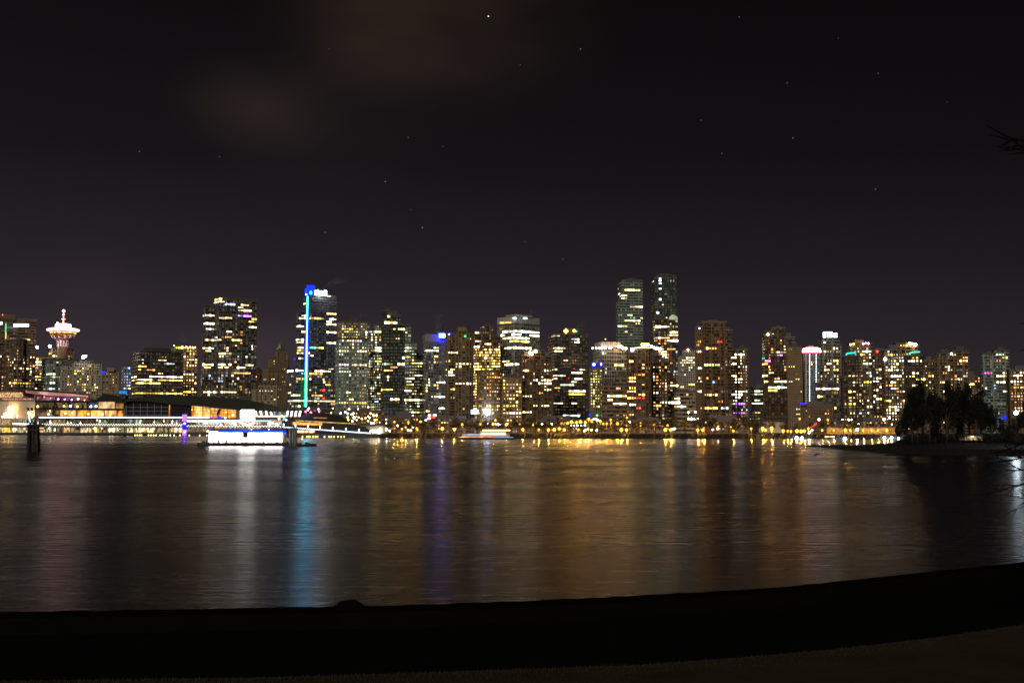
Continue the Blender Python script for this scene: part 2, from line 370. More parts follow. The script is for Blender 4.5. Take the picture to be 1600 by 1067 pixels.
# short grass blades, one uncountable mass
gb = MB(); rnd = random.Random(11)
for i in range(26000):
    x = rnd.uniform(-60, 1660); y = interp(GRS, x) + rnd.uniform(-1, 60) ; p = G(x, min(y, 1085), ZG + .01)
    if p.y < 6: continue
    a = rnd.uniform(0, math.pi); h = rnd.uniform(.004, .018); wd = .006
    gb.face([(p.x - wd * math.cos(a), p.y - wd * math.sin(a), p.z - .03), (p.x + wd * math.cos(a), p.y + wd * math.sin(a), p.z - .03), (p.x + rnd.uniform(-.02, .02), p.y + rnd.uniform(-.02, .02), p.z + h)])
tag(gb.build('grass', gr), 'short dry grass at the very front of the shore', 'grass', kind='stuff')
# boulder on the sea wall
rk = MB(); c0 = G(552, 945, ZW); rnd = random.Random(9)
prof = []
nn, kk = 14, 6
for i in range(kk + 1):
    a = i / kk * math.pi / 2
    for k in range(nn):
        th = 2 * math.pi * k / nn; ca = math.cos(th)
        rr = .21 * math.cos(a) ** .8 * (1 + .18 * math.sin(3 * th + i)) * (1.15 if ca < 0 else .85)
        rk.v.append((c0.x + .015 + rr * ca, c0.y - .3 + rr * .9 * math.sin(th), ZW - .01 + .125 * math.sin(a) ** 1.9 + rnd.uniform(-.006, .006)))
for i in range(kk):
    for k in range(nn): rk.f.append((i * nn + k, i * nn + (k + 1) % nn, (i + 1) * nn + (k + 1) % nn, (i + 1) * nn + k)); rk.m.append(0)
tag(rk.build('boulder', M_wallst, smooth=True), 'small dark rounded boulder lying on top of the near sea wall', 'boulder')

# ------------------------------------------------------------------ towers
GZ = 2.9
STY = dict(band=(.42, .25, 0), grid=(.38, .3, .30), curtain=(.22, .12, .12), resi=(.26, .9, 0), punch=(.5, .2, .5), thin=(.16, .5, 0))
TW = []
def offs(poly, d):
    n = len(poly); out = []
    for i in range(n):
        p0, p1, p2 = Vector(poly[i - 1]), Vector(poly[i]), Vector(poly[(i + 1) % n])
        e1, e2 = (p1 - p0).normalized(), (p2 - p1).normalized()
        n1, n2 = Vector((e1.y, -e1.x)), Vector((e2.y, -e2.x)); m = (n1 + n2)
        m = m / max(.3, m.dot(m) / 2); out.append((p1.x + m.x * d, p1.y + m.y * d))
    return out
class Tower:
    def __init__(s, name, label, cat, D, yaw, vols, style='band', wall='brown', gl=('neutral', .12), rows=(), n=20, pal=(('warm', 2),), fpx=4.6, bpx=4.4, roofs=None, reg=None, group=None, vert=.2):
        s.__dict__.update(locals()); s.m = F / D; s.fh = fpx / s.m; s.bay = bpx / s.m
        s.V = []
        for v in vols:
            x0, x1, y0 = v[:3]; y1 = v[3] if len(v) > 3 and v[3] else None; kind = v[4] if len(v) > 4 else 'b'; ratio = v[5] if len(v) > 5 else .8; dD = v[6] if len(v) > 6 else 0
            W = (x1 - x0) * (D + dD) / F; xc = (x0 + x1) / 2; va = -math.atan((xc - CX) / F)
            if kind == 'r':
                r_ = W / 2; c = P(xc, 640, D + dD + r_); nseg = 14
                poly = [(c.x + r_ * math.cos(2 * math.pi * i / nseg), c.y + r_ * math.sin(2 * math.pi * i / nseg)) for i in range(nseg)]
            else:
                a = R(yaw); w_ = W / (math.cos(a) + ratio * abs(math.sin(a))); d_ = w_ * ratio
                c = P(xc, (y0 + 672) / 2, D + dD + (d_ * math.cos(a) + w_ * abs(math.sin(a))) / 2); rz = a + va
                cs, sn = math.cos(rz), math.sin(rz)
                poly = [(c.x + cs * x - sn * y, c.y + sn * x + cs * y) for x, y in ((-w_ / 2, -d_ / 2), (w_ / 2, -d_ / 2), (w_ / 2, d_ / 2), (-w_ / 2, d_ / 2))]
            yn = min(p[1] for p in poly)
            z1 = P(xc, y0, yn).z; z0 = GZ if y1 is None else P(xc, y1, yn).z - .3
            faces = []
            for i in range(len(poly)):
                A, B = poly[i], poly[(i + 1) % len(poly)]; L = math.hypot(B[0] - A[0], B[1] - A[1])
                nx, ny = (B[1] - A[1]) / L, -(B[0] - A[0]) / L
                if nx * -A[0] + ny * -A[1] > L * .02: faces.append((A, B, L, (nx, ny), max(1, round(L / s.bay))))
            s.V.append(dict(poly=poly, z0=z0, z1=z1, faces=faces, box=(x0, x1, y0, y1 or 672), deco=(y1 is not None), yn=yn))
        TW.append(s)
    def hit(s, x, y):
        d = ray(x, y); best = None
        for vi, v in enumerate(s.V):
            if v['deco']: continue
            for fi, (A, B, L, nn_, nb) in enumerate(v['faces']):
                den = d.x * nn_[0] + d.y * nn_[1]
                if den > -1e-6: continue
                t_ = (A[0] * nn_[0] + A[1] * nn_[1]) / den; px, py, pz = d.x * t_, d.y * t_, H + d.z * t_
                q = ((px - A[0]) * (B[0] - A[0]) + (py - A[1]) * (B[1] - A[1])) / L / L
                if 0 <= q < 1 and GZ < pz < v['z1']:
                    fl = int((pz - GZ) / s.fh)
                    if GZ + (fl + 1) * s.fh <= v['z1'] + .2 and (best is None or t_ < best[0]): best = (t_, vi, fi, fl, int(q * nb))
        return best
    def build(s, rnd):
        c0 = s.V[0]['poly']; cx, cy = sum(p[0] for p in c0) / len(c0), sum(p[1] for p in c0) / len(c0)
        root = thing(s.name, s.label, s.cat, (cx, cy, GZ), s.group); s.root = root
        sp, out, fin = STY[s.style]; wb = MB()
        for v in s.V:
            poly = v['poly']; rb = v['rb'] = MB()
            if v['deco']:
                wb.prism(poly, v['z0'], v['z1'], 0); rb.prism(offs(poly, .15), v['z1'] + .02, v['z1'] + .5); continue
            wb.prism(poly, v['z0'], v['z1'], 1, cell=(s.bay, s.fh), zb=GZ, bot=False)
            k = 0
            while GZ + k * s.fh < v['z1'] - .3:
                z = GZ + k * s.fh; wb.prism(offs(poly, out), z, min(z + sp * s.fh, v['z1'] - .05), 0); k += 1
            rb.prism(offs(poly, out + .1), v['z1'] - .04, v['z1'] + min(2.2, s.fh * .45))
            wfin = (.16 if s.style == 'curtain' else .34 if s.style != 'punch' else .5) * s.bay
            if fin:
                for (A, B, L, nn_, nb) in v['faces']:
                    a = math.atan2(B[1] - A[1], B[0] - A[0])
                    for i in range(nb + 1):
                        q = i / nb; wb.box((A[0] + (B[0] - A[0]) * q + nn_[0] * out * .4, A[1] + (B[1] - A[1]) * q + nn_[1] * out * .4, (v['z0'] + v['z1']) / 2), (wfin, out * .9, v['z1'] - v['z0'] - .1), a)
            elif s.style == 'resi':   # party walls between balconies
                for (A, B, L, nn_, nb) in v['faces']:
                    a = math.atan2(B[1] - A[1], B[0] - A[0])
                    for i in range(0, nb + 1, 3):
                        q = i / nb; wb.box((A[0] + (B[0] - A[0]) * q + nn_[0] * .3, A[1] + (B[1] - A[1]) * q + nn_[1] * .3, (v['z0'] + v['z1']) / 2), (s.bay * .34, out * 1.3, v['z1'] - v['z0'] - .1), a)
            # plant room on the roof
            if len(v['faces']) < 6 and not any(u['deco'] for u in s.V):
                ctr = Vector((sum(p[0] for p in poly) / len(poly), sum(p[1] for p in poly) / len(poly)))
                q = rnd.uniform(.35, .6); rb.prism([tuple(ctr + (Vector(p) - ctr) * q) for p in poly], v['z1'] + .2, v['z1'] + rnd.uniform(2.4, 4.5))
        wb.build('wall', [WALL[s.wall], glass(*s.gl)], root); 
        for v in s.V: v['rb'].build('roof', WALL['slate'] if s.wall in ('dark', 'brown') else M_roof, root)
        if s.style in ('resi', 'grid', 'band') and s.D < 1300 and rnd.random() < .6:
            v = s.V[0]; p = v['poly'][0]; q = v['poly'][2]; m_ = MB(); x_, y_ = p[0] * .6 + q[0] * .4, p[1] * .6 + q[1] * .4
            m_.tube([(x_, y_, v['z1']), (x_, y_, v['z1'] + rnd.uniform(4, 8))], [.18, .07], 5); m_.build('antenna', M_metal, root)
        cells = {}
        for row in s.rows:
            y, xa, xb, col = row[:4]; st = row[4] if len(row) > 4 else 2.5; x = xa + .8
            while x < xb:
                h = s.hit(x, y)
                if h and not covered(s, x, y):
                    if rnd.random() > .12 or xb - xa < 8: cells[h[1:]] = (col, -st * rnd.choice((.25, .5, .8, 1, 1, 1.2)))
                x += 1.3
        tries = 0; nrand = 0
        bx = s.reg or (min(v['box'][0] for v in s.V if not v['deco']), max(v['box'][1] for v in s.V if not v['deco']), min(v['box'][2] for v in s.V if not v['deco']), 662)
        while nrand < s.n and tries < s.n * 12 and len(cells) < 260:
            tries += 1; x, y = rnd.uniform(bx[0], bx[1]), rnd.uniform(bx[2], bx[3])
            h = s.hit(x, y)
            if not h or covered(s, x, y) or h[1:] in cells: continue
            col, st = rnd.choice(s.pal); st = st * rnd.choice((.08, .12, .16, .25, .35, .5, .8, 1.2, 2.2))
            cells[h[1:]] = (col, st); nrand += 1
            r_ = rnd.random()
            if r_ < .42:       # a room two windows wide
                k = h[1:4] + (h[4] + rnd.choice((-1, 1)),)
                if 0 <= k[3] < s.V[k[0]]['faces'][k[1]][4] and k not in cells: cells[k] = (col, st); nrand += 1
            elif r_ < .42 + s.vert:
                k = (h[1], h[2], h[3] + 1, h[4])
                if GZ + (k[2] + 1) * s.fh < s.V[k[0]]['z1'] and k not in cells: cells[k] = (col, st); nrand += 1
        first = {}
        extra = MB(); em_ = []
        for ci, ((vi, fi, fl, by), (col, st)) in enumerate(cells.items()):
            isrow = st < 0; st = abs(st)
            v = s.V[vi]; A, B, L, nn_, nb = v['faces'][fi]; q = (by + .5) / nb
            a = math.atan2(B[1] - A[1], B[0] - A[0]); st = min((.15, .3, .6, 1, 1.7, 3, 5, 8, 12), key=lambda z: abs(z - st * (1.15 if isrow else .85)))
            zc = fl * s.fh + s.fh * (sp + (1 - sp) * .5)
            lx, ly = A[0] + (B[0] - A[0]) * q + nn_[0] * .06 - cx, A[1] + (B[1] - A[1]) * q + nn_[1] * .06 - cy
            ww = .86 if fin == 0 else (1 - (.16 if s.style == 'curtain' else .34 if s.style != 'punch' else .5)) * .95
            if s.style in ('resi', 'punch'): ww *= rnd.choice((.55, .8, 1))
            jx = 0
            if not isrow: k_ = rnd.choice((.45, .6, .75, .95)); jx = (1 - k_) * rnd.uniform(-.5, .5) * ww * L / nb; ww *= k_
            sc = (L / nb * ww, .1, s.fh * (1 - sp) * rnd.choice((.4, .55, .75, .85)))
            lx += jx * math.cos(a); ly += jx * math.sin(a)
            if ci < 100:
                o = bpy.data.objects.new('window', window_mesh(col, st)); COL.objects.link(o); o.parent = root
                o.location = (lx, ly, zc); o.scale = sc; o.rotation_euler = (0, 0, a)
            else:
                m_ = emit(col, st)
                if m_ not in em_: em_.append(m_)
                ca, sa = math.cos(a) * sc[0] / 2, math.sin(a) * sc[0] / 2; ox, oy = nn_[0] * .05 + cx, nn_[1] * .05 + cy
                extra.face([(lx - ca + ox, ly - sa + oy, zc + GZ - sc[2] / 2), (lx + ca + ox, ly + sa + oy, zc + GZ - sc[2] / 2), (lx + ca + ox, ly + sa + oy, zc + GZ + sc[2] / 2), (lx - ca + ox, ly - sa + oy, zc + GZ + sc[2] / 2)], em_.index(m_))
        if extra.f: tag(extra.build('window', em_, root), kind='stuff')
        return root
def covered(s, x, y):
    for o in TW:
        if o is s or o.D >= s.D - 1: continue
        for v in o.V:
            a = v['box']
            if a[0] + .5 < x < a[1] - .5 and a[2] - 1 < y: return True
    return False
def sign(tw, x0, x1, y0, y1, col, st, name='sign', dy=-.8, th=.6, Y=None):
    Y = Y or min(v['yn'] for v in tw.V); a, b_ = P(x0, y1, Y + dy), P(x1, y0, Y + dy); m_ = MB()
    m_.box(((a.x + b_.x) / 2, Y + dy, (a.z + b_.z) / 2), (b_.x - a.x, th, b_.z - a.z)); return m_.build(name, emit(col, st), tw.root)
def bulb(tw, x, y, col, st, r=.8, name='roof_light', Y=None, dy=-1.2):
    Y = Y or min(v['yn'] for v in tw.V); m_ = MB(); p = P(x, y, Y + dy); m_.ball(p, r, 8); m_.tube([(p.x, p.y, p.z - r), (p.x, p.y + 1.0, p.z - r * 1.2)], .12, 4); return m_.build(name, emit(col, st), tw.root)

W_, Y_, A_, C_, B_, GW, O_, L_ = 'white', 'yellow', 'amber', 'cool', 'bluew', 'gw', 'orange', 'lime'
WARM = (('warm', 1.6), ('warm', 3), ('amber', 1.4), ('white', 2)); YEL = (('yellow', 2.5), ('yellow', 1.6), ('warm', 2)); MIX = (('warm', 2), ('white', 2.5), ('gw', 1.2), ('amber', 1.6), ('cool', 1.3))
GRN = (('gw', 2), ('white', 2), ('gw', 1.2), ('yellow', 1.5)); BRT = (('white', 4), ('warm', 3), ('gw', 2), ('amber', 2.5), ('cool', 2)); RES = (('warm', 3), ('white', 3), ('amber', 2), ('orange', 1.2), ('cool', 1.2))
OT, AT = 'office_tower', 'apartment_tower'
t_beacon = Tower(OT, 'dark far-left office tower with a red beacon and white lit crown sign', 'tower', 1900, 12, [(-34, 52, 497), (-14, 20, 490, 497)], 'band', 'brown', rows=[(531, 20, 46, Y_, 2), (529, 10, 20, W_, 1)], n=10, pal=WARM)
t_round = Tower(AT, 'dark round-topped tower with scattered warm windows at the far left edge', 'tower', 1690, 5, [(7, 37, 531, None, 'r'), (-26, 51, 553)], 'resi', 'brown', rows=[(600, 14, 26, Y_, 4), (600, 33, 45, Y_, 4), (577, 30, 48, W_, 1.2)], n=66, pal=WARM, reg=(0, 51, 548, 608))
t_pale = Tower(OT, 'narrow pale tower with bright top floors under the left roof floodlight', 'tower', 1800, 10, [(52, 73, 557)], 'band', 'pale', rows=[(566, 55, 68, W_, 4), (573, 56, 67, W_, 4), (589, 52, 66, Y_, 2.5)], n=12, pal=WARM, reg=(52, 73, 560, 610))
t_harb = Tower(OT, 'stepped beige office block carrying the pink saucer-topped tower', 'tower', 1950, 12, [(76, 112, 546), (70, 113, 557)], 'grid', 'beige', rows=[(557.5, 71, 92, W_, 4), (553, 76, 80, Y_, 3), (549, 80, 94, Y_, 2.5), (563, 118, 126, W_, 2)], n=8, pal=YEL, reg=(74, 113, 546, 565))
t_gglass = Tower(OT, 'dark green glass block in front of the saucer tower', 'tower', 1720, 16, [(66, 130, 562)], 'curtain', 'green', ('green', .2), rows=[(563, 111, 128, W_, 2), (586, 72, 84, GW, 2), (590, 78, 92, GW, 1.5), (607, 74, 86, C_, 1.2)], n=24, pal=(('gw', 1.5), ('cool', 1), ('white', 1)), reg=(66, 97, 565, 610))
t_hotel = Tower('hotel', 'hotel with a white grid front and many yellow windows', 'hotel', 1600, 14, [(94, 111, 571), (108, 156, 567)], 'grid', 'pale', ('warm', .2), n=64, pal=YEL, reg=(96, 155, 570, 614), fpx=4.2, bpx=3.9)
t_bsign = Tower(OT, 'beige stone building with a small blue sign on its left corner', 'building', 1750, 14, [(155, 183, 580), (166, 177, 574, 580)], 'punch', 'beige', ('warm', .25), n=16, pal=YEL, reg=(155, 183, 580, 616))
t_fblue = Tower(AT, 'slim distant tower with small blue lights beside the broad dark office block', 'tower', 2200, 10, [(190, 208, 573)], 'resi', 'blue', ('blue', .4), n=36, pal=(('bluew', 2), ('cool', 1.5), ('white', 1.5)), reg=(188, 206, 574, 612))
t_wide = Tower(OT, 'broad dark office block with two bright yellow rows of windows', 'office block', 1500, 12, [(205, 284, 549), (222, 263, 543, 549)], 'band', 'dark', rows=[(592, 205, 283, W_, 4), (597.4, 205, 283, Y_, 3), (617, 205, 283, Y_, 2.2), (576, 216, 228, Y_, 3), (577, 232, 240, A_, 1.5), (562, 247, 258, W_, 2), (571, 258, 272, C_, 1.2)], n=16, pal=MIX, fpx=5.2)
t_behind = Tower(AT, 'apartment tower with a brightly lit roof edge just right of the broad dark block', 'tower', 1620, 10, [(268, 307, 541)], 'resi', 'beige', ('warm', .2), rows=[(543, 272, 306, Y_, 3), (562, 294, 306, W_, 2.5), (584, 288, 304, W_, 3), (613, 283, 306, Y_, 3)], n=60, pal=YEL + WARM, reg=(268, 307, 548, 616))
t_tall1 = Tower(AT, 'tall twin-slab tower with a warm lit crown and long lit balcony rows', 'tower', 1430, 18, [(316, 338, 478), (341, 400, 468), (333, 372, 464), (314, 322, 520), (340, 401, 465.5, 467.5)], 'thin', 'grey', ('neutral', .14),
    rows=[(467, 331, 346, A_, 4), (467, 352, 373, W_, 4), (473, 334, 350, W_, 3), (476, 352, 364, B_, 6), (492.5, 373, 391, 'violet', 4), (479, 371, 386, W_, 2), (484, 373, 390, W_, 2), (493, 318, 335, W_, 4), (497, 343, 362, W_, 2.5), (505, 318, 333, W_, 4), (501, 388, 399, Y_, 4), (510, 388, 399, W_, 3), (514, 321, 336, C_, 1.5), (517, 353, 362, W_, 2), (526, 347, 360, A_, 1.5), (530, 320, 341, W_, 2), (532, 364, 375, W_, 3), (543, 318, 334, W_, 2), (550.5, 319, 330, W_, 4), (551, 343, 361, W_, 2), (572, 317, 334, W_, 6), (576, 318, 330, Y_, 3), (572, 342, 361, W_, 5), (574, 370, 383, W_, 6), (571, 386, 397, W_, 2), (585, 362, 392, A_, 1.5), (614, 317, 334, W_, 4), (614, 345, 366, W_, 2)],
    n=75, pal=MIX, fpx=4.3, reg=(316, 400, 520, 616))
t_slim = Tower(OT, 'narrow unlit brown tower left of the pyramid roof', 'tower', 1560, 10, [(396, 407, 579), (399, 405, 575, 579)], 'punch', 'tan', n=2, pal=WARM, reg=(396, 407, 590, 600))
t_pyr = Tower(OT, 'stone tower with stepped shoulders and a pointed pyramid roof', 'tower', 1400, 20, [(429, 449, 548), (419, 450, 560), (411, 450, 576)], 'punch', 'tan', ('warm', .08), rows=[(592, 423, 430, W_, 3), (593, 411, 416, W_, 1.5)], n=14, pal=(('warm', 2), ('yellow', 1.5)), reg=(411, 450, 560, 640), fpx=4, bpx=3.6)
t_low1 = Tower('office_building', 'low beige building with a ridge of small windows below the pyramid roof', 'building', 1330, 14, [(403, 431, 601), (394, 430, 607)], 'punch', 'beige', ('warm', .2), rows=[(611, 405, 424, W_, 2)], n=10, pal=YEL, fpx=4.4)
t_blue = Tower(OT, 'tall tower with a blue-green neon line down its front and blue roof box', 'tower', 1280, 22, [(462, 478, 486), (473, 525, 462), (447, 533, 577, None, 'b', .5, -25)], 'thin', 'grey', ('blue', .10),
    rows=[(474, 473, 478, A_, 4), (492, 470, 478, W_, 4), (497, 470, 478, W_, 2.5), (510, 463, 475, W_, 5), (519, 472, 478, A_, 3), (530, 461, 473, W_, 3), (536, 461, 473, W_, 2.5), (542, 464, 474, W_, 2), (548, 464, 472, Y_, 2), (553, 464, 472, W_, 2.5), (561, 466, 472, W_, 2), (492, 512, 524, W_, 3), (501, 511, 524, W_, 6), (506, 511, 524, W_, 2.5), (518, 512, 524, W_, 3), (535, 511, 524, W_, 4), (498.5, 484, 497, A_, 2), (500, 500, 507, A_, 2), (545, 485, 495, 'green', 2.5), (545, 496, 503, Y_, 4), (554, 482, 488, W_, 4),
          (578.5, 448, 472, 'pure', 6), (578.5, 491, 523, W_, 4), (583, 484, 505, A_, 2), (616, 450, 470, W_, 3), (617, 498, 504, Y_, 3), (628, 450, 534, W_, 1.6), (622, 503, 507, 'red', 3), (601, 509, 516, Y_, 3), (612, 500, 508, 'red', 2.5)],
    n=50, pal=MIX, fpx=4.2, reg=(450, 530, 585, 640))
t_gofB = Tower(OT, 'lit office tower with a pale flat top standing behind a darker one', 'tower', 1260, 10, [(527, 577, 503)], 'grid', 'tan', ('green', .35), rows=[(516, 533, 552, Y_, 2), (521, 528, 560, W_, 1.5)], n=34, pal=YEL + GRN, reg=(527, 577, 508, 530), fpx=4.3, bpx=3.6)
t_gof = Tower(OT, 'wide office tower with a dark top band and rows of greenish white windows', 'tower', 1130, 8, [(524, 573, 530)], 'grid', 'green', ('green', .42), rows=[(533, 543, 563, W_, 2), (548, 521, 546, W_, 4), (548, 557, 572, W_, 3), (571, 523, 543, W_, 3), (571, 550, 572, W_, 2), (583, 525, 545, GW, 1.6), (632, 524, 572, Y_, 1.5)], n=90, pal=GRN, fpx=5.4, bpx=4)
t_slim2 = Tower(AT, 'slim twin apartment slabs with stacked greenish windows left of the slanted dark tower', 'tower', 1180, 14, [(574, 585, 515), (583, 598, 509)], 'thin', 'grey', ('green', .3), rows=[(520, 585, 594, W_, 3), (545, 586, 597, W_, 3), (549, 586, 597, W_, 4), (564, 585, 597, Y_, 3)], n=110, pal=GRN + (('cool', 2),), vert=.4, fpx=4.2, bpx=3.3)
t_slant = Tower(AT, 'dark glass tower with a slanted crown and a few warm top windows', 'tower', 1020, 20, [(596, 613, 487), (605, 626, 493), (613, 632, 508), (596, 632, 512)], 'thin', 'dark', ('green', .06), rows=[(493, 606, 612, L_, 2), (506, 600, 622, W_, 5), (504, 608, 616, Y_, 4), (516, 614, 618, Y_, 3), (516, 621, 632, L_, 3), (571, 620, 631, W_, 4), (572, 613, 619, A_, 2), (577, 602, 611, A_, 3), (561, 630, 634, W_, 4), (611, 596, 611, Y_, 3), (622, 619, 624, Y_, 6), (625, 611, 617, W_, 4), (569, 597, 612, GW, .6)], n=8, pal=WARM, fpx=5)
t_green2 = Tower(OT, 'stepped greenish office tower just right of the slanted dark tower', 'tower', 1090, 12, [(630, 642, 510), (632, 651, 536), (640, 660, 557)], 'band', 'green', ('green', .35), rows=[(546, 632, 644, GW, 3), (594, 633, 650, W_, 4), (570, 649, 658, W_, 3), (625, 631, 658, W_, 5), (643, 640, 656, W_, 4), (587, 650, 658, GW, 2), (612, 633, 640, W_, 3)], n=80, pal=GRN, fpx=4.8)
t_bsq = Tower(OT, 'dark office tower with a pale crown band and a glowing blue rooftop sign', 'tower', 1060, 10, [(660, 698, 536), (659, 699, 522, 536)], 'curtain', 'grey', ('blue', .12), rows=[(597, 684, 699, 'pure', 6), (619.5, 684, 699, 'pure', 6), (637.5, 684, 699, 'pure', 6), (550, 663, 682, GW, 2), (546, 680, 684, W_, 3)], n=46, pal=YEL + GRN, reg=(660, 690, 552, 650), fpx=4.5, vert=.4)
t_cap = Tower(AT, 'beige tower with a round drum cap and warm lit balcony bands', 'tower', 990, 12, [(697, 715, 521), (712, 738, 519, None, 'r'), (714, 733, 511, 519, 'r')], 'resi', 'tan', ('warm', .10), rows=[(553, 698, 712, W_, 5), (566, 697, 703, W_, 3), (580, 697, 712, W_, 5), (585, 697, 712, W_, 3), (567, 714, 734, W_, 3.5), (575, 714, 720, W_, 2), (598.5, 714, 738, W_, 3.5), (607, 703, 711, A_, 2.5)], n=8, pal=WARM, fpx=4.4)
t_yel = Tower(AT, 'cluster of slabs packed with bright yellow windows left of the white-topped tower', 'tower', 1130, 14, [(740, 752, 518), (750, 771, 510), (768, 782, 528)], 'thin', 'tan', ('warm', .5), rows=[(541, 741, 750, W_, 6), (538, 757, 767, W_, 3), (520, 742, 747, W_, 4), (532, 742, 750, W_, 2)], n=150, pal=(('yellow', 5), ('yellow', 3), ('warm', 4)), reg=(740, 782, 545, 650), vert=.5, fpx=4.4, bpx=3.8)
t_hot2 = Tower('hotel', 'broad waterfront hotel filled with yellow windows in a regular grid', 'hotel', 930, 6, [(746, 783, 580, None, 'r'), (783, 815, 590)], 'grid', 'tan', ('warm', .45), rows=[(648.5, 784, 816, W_, 3), (589, 765, 783, A_, 2)], n=140, pal=(('yellow', 4), ('yellow', 2), ('amber', 2), ('warm', 3)), fpx=5.6, bpx=4.6)
t_white = Tower(OT, 'tall pale corner-on office tower with long white lit floors below its crown', 'tower', 1160, 42, [(776.6, 843.4, 507), (776, 844, 494, 507), (790, 832, 491, 494)], 'curtain', 'pale', ('green', .12), rows=[(521, 784, 844, 'pure', 6), (527, 784, 844, W_, 6), (517, 790, 815, W_, 2.5), (535, 797, 826, Y_, 3.5), (544, 788, 828, W_, 6), (566, 785, 796, W_, 2.5), (570.5, 788, 815, W_, 4)], n=6, pal=GRN, fpx=5.2, reg=(778, 842, 512, 590))
t_brn = Tower(AT, 'stepped brown apartment tower with a pair of bright rooftop lamps', 'tower', 940, 14, [(813, 831, 556), (829, 849, 548), (847, 862, 558)], 'resi', 'brown', ('warm', .08), rows=[(580, 815, 826, W_, 2), (593, 831, 840, W_, 5), (594, 846, 859, W_, 5), (602, 840, 860, W_, 3), (611, 850, 866, W_, 3), (620, 815, 828, W_, 3), (634, 845, 856, W_, 5), (643, 815, 828, W_, 4), (581, 852, 862, GW, 2)], n=24, pal=WARM, fpx=5)
t_gold = Tower(OT, 'black office tower with a golden star and a green sign glowing on its roof', 'tower', 1030, 14, [(856, 919, 523), (874, 913, 514, 523)], 'band', 'dark', rows=[(529, 895, 906, C_, 1), (526, 862, 872, W_, 1), (538, 897, 905, W_, 6), (544, 864, 884, W_, 2.5), (549, 868, 878, W_, 2), (577, 858, 868, W_, 4), (581, 892, 911, W_, 4), (586, 860, 884, W_, 1.8), (591, 861, 870, W_, 3), (595, 898, 910, W_, 4), (600, 876, 898, GW, 1.6), (606, 869, 876, Y_, 2), (610, 890, 911, 'pure', 6), (615, 890, 911, Y_, 4), (630, 865, 878, W_, 2.5), (630, 893, 900, W_, 2), (648.5, 880, 904, 'pure', 6), (648.5, 850, 862, GW, 1.5)], n=4, pal=MIX, fpx=4.8)
t_crown = Tower(OT, 'white-ribbed tower with a blue glass crown above a row of white floodlights', 'tower', 1350, 24, [(927, 979, 545), (929, 970, 534, 545)], 'curtain', 'pale', ('neutral', .08), rows=[(571, 961, 976, Y_, 4), (596, 933, 940, GW, 1)], n=12, pal=GRN, fpx=6, reg=(927, 979, 550, 585))
t_lime = Tower(AT, 'slim tower with lime yellow windows under a round blue sign', 'tower', 985, 6, [(921, 941, 574)], 'grid', 'tan', ('warm', .1), n=60, pal=(('lime', 5), ('lime', 3), ('lime', 6)), reg=(922, 941, 576, 636), vert=.6, fpx=4.3, bpx=3.7)
t_brband = Tower('office_building', 'brown office block ringed by tan bands in front of the white-ribbed tower', 'office block', 950, 5, [(939, 962, 598), (961, 982, 588)], 'band', 'tan', rows=[(617, 949, 968, W_, 6), (632, 961, 981, W_, 4), (622, 973, 978, W_, 3), (628, 950, 957, W_, 2)], n=8, pal=WARM, fpx=6)
t_twA = Tower(AT, 'tall pale green glass tower, left of the pair of tallest towers', 'tower', 1500, 14, [(966, 1005, 438), (963, 978, 472)], 'band', 'green', ('green', .12), rows=[(453, 978, 999, W_, 5), (462, 965, 979, W_, 6), (469, 971, 979, W_, 3), (482, 984, 1004, W_, 3), (493, 982, 988, A_, 3), (500, 978, 986, Y_, 4), (500, 989, 1002, W_, 3), (512, 966, 979, W_, 3), (521, 976, 980, W_, 3)], n=14, pal=(('warm', 2), ('gw', 1), ('white', 2)), fpx=4.4)
t_twB = Tower(OT, 'tallest tower, dark glass with ribbed corners and a column of tiny blue lights', 'tower', 1520, 12, [(1021, 1056, 431), (1018, 1058, 434)], 'thin', 'slate', ('green', .05), rows=[(437, 1030, 1034, C_, 6), (445, 1030, 1034, C_, 3), (452, 1030, 1034, C_, 3), (469, 1030, 1034, C_, 4), (442, 1019, 1022, W_, 2), (488, 1025, 1029, C_, 4), (498, 1032, 1043, W_, 3)], n=4, pal=(('gw', 1), ('warm', .8)), fpx=4.2, reg=(1019, 1057, 436, 500))
t_mid = Tower(AT, 'apartment tower with a lit dome corner standing before the tallest tower', 'tower', 1380, 10, [(1021, 1047, 499), (1045, 1060, 496)], 'thin', 'slate', ('warm', .16), rows=[(511, 1023, 1032, W_, 6), (511, 1034, 1045, W_, 4), (518, 1047, 1060, W_, 6), (526, 1047, 1060, Y_, 3), (530, 1031, 1042, W_, 2.5), (534, 1045, 1060, C_, 6), (546, 1045, 1055, A_, 3), (549, 1036, 1043, W_, 3), (555, 1030, 1040, W_, 3), (561, 1033, 1042, W_, 6), (602, 1032, 1040, W_, 3), (612, 1033, 1041, A_, 4), (601, 1050, 1058, W_, 4), (611, 1049, 1059, W_, 4)], n=56, pal=RES, fpx=4.4)
t_ora = Tower(AT, 'round brown apartment tower with stacked orange windows and a white-lit rim', 'tower', 940, 10, [(981, 994, 552), (991, 1017, 546, None, 'r')], 'resi', 'brown', ('warm', .10), rows=[(593, 981, 991, A_, 6), (598, 981, 991, A_, 6), (586, 993, 1006, O_, 1.5), (609, 982, 991, A_, 5), (614, 981, 991, A_, 6), (620, 982, 990, O_, 3), (624, 981, 992, A_, 6), (617, 997, 1006, Y_, 5), (622, 992, 1000, A_, 5), (623, 1001, 1007, 'red', 3), (632, 982, 991, 'pure', 6), (565, 985, 990, A_, 5), (636, 996, 999, 'red', 5), (647, 984, 991, A_, 3)], n=16, pal=(('amber', 1.5), ('orange', 1.2), ('warm', 1.5)), fpx=5.2)
